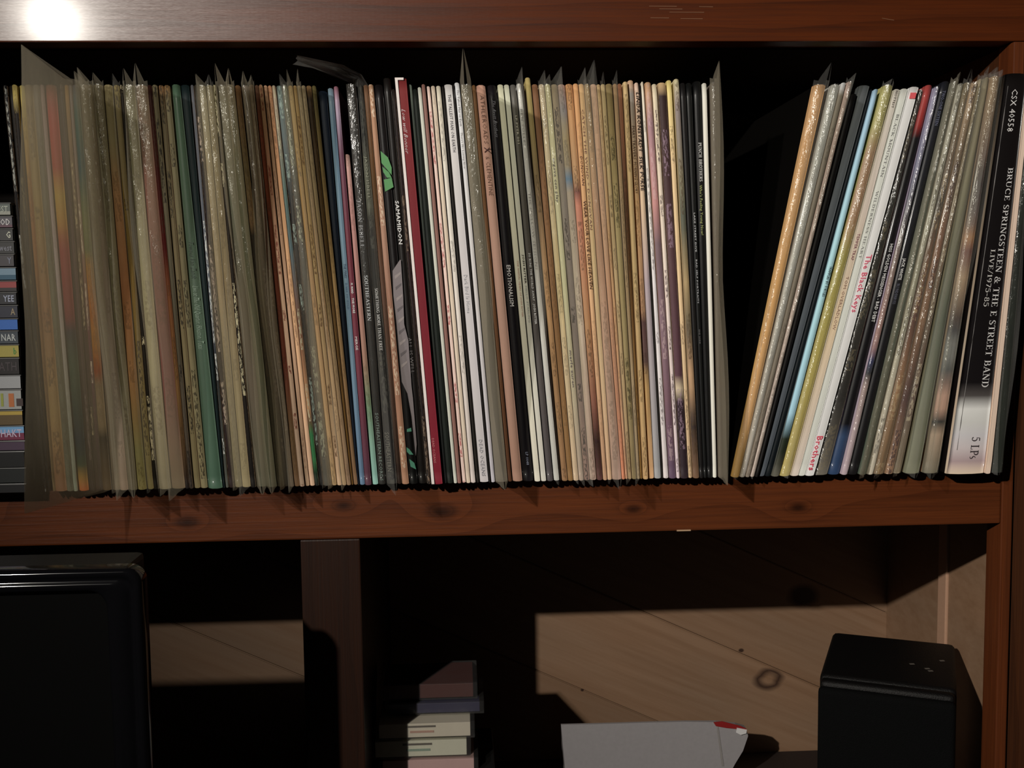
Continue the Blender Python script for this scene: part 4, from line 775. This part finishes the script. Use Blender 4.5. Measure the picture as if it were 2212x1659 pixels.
# labels: what the spine looks like and where it stands from an easily found neighbour
LM = {'green': 'thick green spine', 'blue': 'light blue spine', 'red': 'thick red spine', 'white': 'wide white spine', 'black': 'wide black spine', 'punch': 'black serif-titled spine', 'charcoal': 'wide charcoal spine', 'brothers': 'red-titled white spine', 'box': 'thick black boxed set'}
LMD = {'green': 'thick green-spined record with pale script, the only green one in the left half', 'blue': 'light blue spined record beside the dark navy strip, left of the black titled spines',
       'red': 'thick red-spined record box with a pale rim and white script', 'white': 'widest white-spined record with thin grey capitals near the middle', 'black': 'wide black-spined record with white capitals reading EMOTIONALISM',
       'punch': 'black-spined record with white serif title, second from the right end of left group', 'charcoal': 'wide plain charcoal-spined record in the leaning right group', 'brothers': 'wide white-spined record with fat red lettering, leaning', 'box': 'thick black boxed record set with serif lettering beside the corner post'}
ORD = ['', 'first', 'second', 'third', 'fourth', 'fifth', 'sixth', 'seventh', 'eighth', 'ninth', 'tenth', 'eleventh', 'twelfth', 'thirteenth', 'fourteenth', 'fifteenth', 'sixteenth', 'seventeenth', 'eighteenth', 'nineteenth', 'twentieth', 'twenty-first', 'twenty-second', 'twenty-third', 'twenty-fourth', 'twenty-fifth', 'twenty-sixth']
idx = {r.key: i for i, r in enumerate(RECS)}
for i, r in enumerate(RECS):
    left = i < NLEFT
    if r.key in LM: lab = LMD[r.key]
    else:
        best = min(((abs(idx[k]-i), k) for k in LM if (idx[k] < NLEFT) == left))
        n, k = best; side = 'right' if idx[k] < i else 'left'
        lab = f"{r.desc}, {ORD[n]} to the {side} of the {LM[k]}"
        ws = lab.split()
        if len(ws) > 16:
            cut = len(f", {ORD[n]} {side} of the {LM[k]}".split())-0
            dw = r.desc.split()[:16-cut]
            while dw and dw[-1].strip(',') in ('with', 'a', 'the', 'in', 'and', 'of', 'at', 'its', 'an', 'to'): dw.pop()
            lab = f"{' '.join(dw).rstrip(',')}, {ORD[n]} {side} of the {LM[k]}"
    tag(r.root, label=lab, cat='box set' if r.key == 'box' else 'record', group='records standing upright in the left row' if left else 'records leaning at the right end')

# ------------------------------------------------------------------ CD cases stacked at the left edge
CDS = [(437, 463, [(.3, (130, 126, 110)), (1, (64, 70, 62))], 'grey', 'EST', (150, 150, 130)), (465, 490, [(.25, (70, 30, 44)), (1, (60, 54, 58))], 'dark plum', 'OD', (190, 180, 170)),
 (492, 518, [(1, (16, 14, 16))], 'black', 'G', (190, 185, 160)), (520, 546, [(1, (14, 14, 14))], 'black with dim script', 'west', (110, 106, 110)), (548, 574, [(1, (46, 40, 42))], 'dark grey', 'Y', (110, 110, 120)),
 (576, 603, [(.4, (20, 66, 84)), (1, (100, 120, 130))], 'grey over teal', '', None), (605, 628, [(.35, (24, 14, 14)), (1, (130, 44, 42))], 'red striped', '', None), (630, 656, [(1, (18, 18, 24))], 'black with three white letters', 'YEE', (150, 150, 160)),
 (658, 685, [(1, (24, 26, 40))], 'blue-black with tan mark', 'A', (140, 120, 90)), (687, 711, [(1, (36, 86, 150))], 'bright blue', '', None), (713, 741, [(1, (48, 54, 58))], 'slate', 'NAR', (170, 168, 158)),
 (743, 770, [(1, (150, 134, 60))], 'yellow and green', 'b', (60, 120, 50)), (772, 807, [(1, (20, 14, 14))], 'thick black', 'DEATH', (60, 50, 50)), (809, 838, [(1, (150, 146, 140))], 'light grey', '', None),
 (840, 883, [(1, (150, 146, 136))], 'thick white picture', '', None), (885, 917, [(.7, (90, 70, 40)), (1, (170, 140, 60))], 'brown and yellow', '', None), (919, 950, [(.5, (110, 40, 60)), (1, (110, 150, 180))], 'blue over pink', 'HAKT', (190, 170, 180)),
 (952, 972, [(1, (70, 50, 64))], 'thin purple', '', None), (974, 1008, [(1, (12, 12, 12))], 'glossy black', '', None), (1010, 1042, [(1, (22, 24, 22))], 'dark grey-green', '', None), (1044, 1063, [(1, (16, 14, 14))], 'lowest black', '', None)]
zs = []
for (ya, yb, *_r) in CDS: zs.append((un(20, ya, YR-.004).z, un(20, yb, YR-.004).z))
zs[-1] = (zs[-1][0], .0)
P0 = RECS[0].P
for i, ((ya, yb, cols, nm, txt, tcx), (za, zb)) in enumerate(zip(CDS, zs)):
    zb = zs[i+1][0] if i+1 < len(zs) else 0.0
    za -= .0002; zb = max(zb, .0004)
    xr_ = min(P0[0]+(P0[2]-P0[0])*zb/P0[4], P0[0]+(P0[2]-P0[0])*za/P0[4])-.0012-random.uniform(0, .0012)
    xr_ = min(xr_, un(50, 800, YR).x)
    wdt = .142; x0 = xr_-wdt; yf = YR-.004+random.uniform(-.0015, .0015)
    root = empty('compact_disc_case', ((x0+xr_)/2, yf+.06, zb))
    link('case', boxme('case', x0, xr_, yf+.0012, yf+.125, zb, za, .0005), [plain('black_case_plastic', (.012, .012, .012), .25)], root)
    z0, z1 = zb+.0004, za-.0006; V, Fc = [], []; prev = 0
    V = [(x0+.0005, yf, z0), (xr_-.0008, yf, z0)]; cl = []
    for t, c in cols:
        z = z0+(z1-z0)*t; V += [(x0+.0005, yf, z), (xr_-.0008, yf, z)]
    for k in range(len(cols)): Fc.append((2*k, 2*k+1, 2*k+3, 2*k+2))
    me = mesh('spine_card', V, Fc); o = link('spine_card', me, [ink(c) for t, c in cols], root)
    for k, p in enumerate(me.polygons): p.material_index = k
    # clear front edge of the case with a bright lip
    link('clear_edge', boxme('clear_edge', x0, xr_, yf-.0007, yf+.0012, za-.0009, za-.0001, .0003), plain('lip', (.2, .2, .2), .1), root)
    if txt:
        V2, F2, wd2 = sans_tris(txt, 0, .01)
        hh = (z1-z0)*.55; ww = hh*wd2*1.0; sx = min(1, .024/ww) if ww > .024 else 1
        link('lettering', mesh('lettering', [(xr_-.0025-ww*sx+a*hh*sx, yf-.0002, z0+(z1-z0)*.22+b_*hh) for a, b_ in V2], F2), ink(tcx), root)
    if nm == 'thick white picture':
        for (xa, ya_, xb2, yb2, c) in ((1, 850, 8, 878, (140, 140, 60)), (18, 850, 31, 879, (170, 96, 50)), (35, 861, 50, 877, (60, 44, 40))):
            A, B = un(xa, ya_, yf-.0002), un(xb2, yb2, yf-.0002); link('picture_patch', mesh('picture_patch', [(A.x, yf-.0002, B.z), (B.x, yf-.0002, B.z), (B.x, yf-.0002, A.z), (A.x, yf-.0002, A.z)], [(0, 1, 2, 3)]), ink(c), root)
    up_ = 'topmost' if i == 0 else (f'{ORD[i+1]} from the top' if i < 10 else f'{ORD[len(CDS)-i]} from the bottom')
    if nm == 'lowest black': lab = 'plain black disc case at the very bottom of the stack at left'
    else: lab = f"{nm} disc case, {up_} of the left stack"
    tag(root, label=lab, cat='disc case', group='disc cases stacked at the left edge')

# ------------------------------------------------------------------ television
MTV = plain('gloss_black', (.004, .004, .005), .08, .6); MTVB = plain('satin_black', (.012, .012, .012), .55, .25)
msc, nts, bs = newmat('television_glass'); bs.inputs['Base Color'].default_value = (.004, .004, .004, 1); bs.inputs['Roughness'].default_value = .16; bs.inputs['Specular IOR Level'].default_value = .6
ty = -.2; tz1 = un(200, 1229, ty).z; tx1 = un(312, 1400, ty).x; tx0 = tx1-.66; tz0 = ZD+.035
tv = empty('television', ((tx0+tx1)/2, ty, ZD), label='glossy black television in front of the bookcase at lower left', cat='television')
def rrect(x0, x1, z0, z1, r, n=6):
    out = []
    for cx_, cz_, a0 in ((x1-r, z1-r, 0), (x0+r, z1-r, 90), (x0+r, z0+r, 180), (x1-r, z0+r, 270)):
        for k in range(n+1):
            a = math.radians(a0+90*k/n); out.append((cx_+r*math.cos(a), cz_+r*math.sin(a)))
    return out
ix = un(232, 1400, ty).x; iz = un(120, 1280, ty).z
loops = [(0, .010, .006), (.0, .003, .006), (.002, .0, .0066), (.0065, .0005, .007), (.0075, .0022, .007), (.0115, .0022, .007), (.0125, .0005, .007)]
insz = tz1-iz; insx = tx1-ix
prof = [(0, .012, .010), (0, .006, .010), (.0012, .001, .009), (.003, 0, .009), (.0055, .0004, .009), (.0062, .0016, .008), (.0085, .0016, .008), (.0095, .0002, .008), (.9, .0, .012), (1.0, .003, .012), (1.02, .009, .012)]
V, Fc = [], []; nn = None
for q, (ins, dy, r) in enumerate(prof):
    if q < 8: a = b_ = ins
    else: a, b_ = insx*ins, insz*ins
    lp = rrect(tx0+a, tx1-a, tz0+b_, tz1-b_, r); nn = len(lp)
    V += [(x, ty+dy, z) for x, z in lp]
for q in range(len(prof)-1):
    for i in range(nn): Fc.append((q*nn+i, q*nn+(i+1) % nn, (q+1)*nn+(i+1) % nn, (q+1)*nn+i))
me = mesh('bezel', V, Fc)
for p in me.polygons: p.use_smooth = True
link('bezel', me, MTV, tv)
link('screen', prism('screen', rrect(tx0+insx*1.02, tx1-insx*1.02, tz0+insz*1.02, tz1-insz*1.02, .012), ty+.009, ty+.012), msc, tv)
link('back_housing', boxme('back_housing', tx0+.006, tx1-.012, ty+.0125, ty+.05, tz0+.006, tz1-.001, .004), MTVB, tv)
link('stand_neck', boxme('stand_neck', (tx0+tx1)/2-.04, (tx0+tx1)/2+.04, ty+.016, ty+.034, ZD+.012, tz0+.03), MTVB, tv)
link('stand_foot', boxme('stand_foot', (tx0+tx1)/2-.15, (tx0+tx1)/2+.15, ty-.07, ty+.12, ZD+.0003, ZD+.013, .004), MTVB, tv)

# ------------------------------------------------------------------ cassette stack
MCLR = sleeve_material('clear_styrene', .16, (.3, .3, .3), .1)
# (x left, x right, y top of front, y bottom, Y of front, card colour, description)
YC = .2
CS = [(815, 1032, 1477, 1514, .085, (70, 34, 28), 'dark red and grey cassette, topmost of the stack'), (790, 1046, 1518, 1548, .08, (44, 40, 60), 'dark blue cassette, second from the top of the stack'),
      (790, 1026, 1561, 1594, .064, (196, 180, 156), 'white cassette, third from the top of the stack'), (786, 1018, 1598, 1634, .064, (196, 186, 160), 'cream cassette, fourth from the top of the stack'),
      (784, 1034, 1640, 1678, .063, (190, 150, 140), 'pinkish cassette, fifth from the top of the stack, cut by the photo edge')]
zc = [un(900, c[2], c[4]).z for c in CS]
zc.append(zc[-1]-.0141)
for i, c in enumerate(CS):
    za, zb = zc[i]-.0003, zc[i+1]
    yf = c[4]; x1 = un(c[1], c[3], yf).x; x0 = x1-.09
    root = empty('cassette', ((x0+x1)/2, yf+.03, zb))
    mt = ink(c[5])
    # case shell: clear lid over a printed card
    zz0, zz1 = zb+.0001, za
    link('case', boxme('case', x0, x1, yf, yf+.06, zz0, zz1, .0008), MCLR, root)
    link('inlay_card', boxme('inlay_card', x0+.004, x1-.004, yf+.0012, yf+.0585, zz0+.0016, zz1-.0012, .0004), mt, root)
    if i in (2, 3):
        for t0, t1, h0, h1, cc in ((.3, .62, .7, .8, (90, 80, 70)), (.34, .6, .38, .5, (170, 130, 110) if i == 2 else (130, 140, 120))):
            link('title_line', boxme('title_line', x0+.004+.082*t0, x0+.004+.082*t1, yf+.0008, yf+.0013, zz0+(zz1-zz0)*h0, zz0+(zz1-zz0)*h1), ink(cc), root)
    tag(root, label=c[6]+' beside the divider' if len(c[6].split()) < 11 else c[6], cat='cassette', group='cassettes stacked under the shelf')
x0 = max(x0, XL1+.008)
kb = empty('storage_box', (x0+.045, .09, ZD), label='plain dark box carrying the small stack of cassettes', cat='box')
link('box_body', boxme('box_body', x0-.004, x0+.1, .062, .16, ZD+.0004, zc[5]-.0102, .001), MTVB, kb)
link('lid', boxme('lid', x0-.006, x0+.102, .06, .162, zc[5]-.01, zc[5]-.0004, .001), MTVB, kb)

# ------------------------------------------------------------------ speaker
zs_ = -.2
fl_ = unz(1764, 1476, zs_); fr_ = unz(2068, 1518, zs_); bl_ = unz(1781, 1362, zs_)
ax = (fr_-fl_); wsp = ax.length; axn = ax.normalized(); dn = Vector((-axn.y, axn.x, 0))
dn = (dn+(bl_-fl_).normalized()).normalized(); axn = Vector((dn.y, -dn.x, 0))
dsp = (bl_-fl_).length
mtx = Matrix.Translation(Vector((fl_.x, fl_.y, 0))) @ Matrix(((axn.x, dn.x, 0, 0), (axn.y, dn.y, 0, 0), (0, 0, 1, 0), (0, 0, 0, 1)))
MSP = plain('black_vinyl', (.0035, .003, .003), .55, .25, bump=.5, bscale=900); MGR = plain('speaker_cloth', (.003, .0032, .0034), .8, .1, bump=1.0, bscale=1600)
sp_ = empty('speaker', (fl_.x, fl_.y, ZD), label='small black loudspeaker turned inward in the lower right bay', cat='speaker')
smooth(link('cabinet', boxme('cabinet', 0, wsp, .024, dsp, ZD+.0005, zs_, .006, 3, mtx), MSP, sp_))
smooth(link('front_frame', boxme('front_frame', .0015, wsp-.0015, .011, .0238, ZD+.001, zs_-.001, .005, 3, mtx), MSP, sp_))
smooth(link('grille', boxme('grille', .001, wsp-.001, 0, .0108, ZD+.0012, zs_-.0045, .005, 3, mtx), MGR, sp_))
for (x, y) in ((1970, 1434), (2003, 1444), (2010, 1449), (2035, 1427)):
    p = unz(x, y, zs_+.0001); link('paint_fleck', boxme('paint_fleck', p.x-.0022, p.x+.0022, p.y-.0015, p.y+.0015, zs_-.0002, zs_+.0001), plain('pale_fleck', (.16, .14, .12)), sp_)['label'] = 'pale paint fleck on top'

# ------------------------------------------------------------------ white paper bag with a red corner
yb_ = .235
out = [(1212, 1566), (1300, 1564), (1400, 1561), (1480, 1559), (1548, 1560), (1590, 1566), (1612, 1574), (1616, 1590), (1605, 1622), (1588, 1650), (1566, 1690)]
pts = [un(x, y, yb_) for x, y in out]
pts2 = [(p.x, p.z) for p in pts]+[(un(1540, 1700, yb_).x, ZD+.0005), (un(1226, 1700, yb_).x, ZD+.0005)]
MPB = plain('white_paper', (.36, .34, .35), .6)
bag = empty('paper_bag', (pts[5].x-.05, yb_, ZD), label='white paper bag with a red corner standing on the desk by the plank wall', cat='bag')
bb = prism('bag_body', pts2[::-1], yb_, yb_+.04, 0)
zt_ = max(v.co.z for v in bb.vertices)
for v in bb.vertices:
    if v.co.y > yb_+.02: v.co.y = yb_+.003+.05*(zt_-v.co.z)/(zt_-ZD)
link('bag_body', bb, MPB, bag)
link('fold', mesh('fold', [un(1547, 1564, yb_-.0006), un(1551, 1564, yb_-.0006), un(1564, 1655, yb_-.0006), un(1559, 1655, yb_-.0006)], [(0, 1, 2, 3)]), plain('paper_crease', (.3, .28, .27), .6), bag)
def patch(name, px, c, dy=-.001):
    P_ = [un(x, y, yb_+dy) for x, y in px]
    return link(name, prism(name, [(p.x, p.z) for p in P_], yb_+dy-.0006, yb_+dy+.0004), plain(name, c, .35), bag)
patch('red_print', [(1541, 1560), (1560, 1558), (1600, 1568), (1612, 1574), (1612, 1577), (1598, 1575), (1568, 1572), (1546, 1568)], (.3, .02, .02))['label'] = 'red printed edge at the top corner'
patch('white_tag', [(1592, 1572), (1613, 1576), (1612, 1584), (1600, 1587), (1590, 1582)], (.8, .78, .78), -.002)['label'] = 'bright white tab'

bpy.context.view_layer.update()
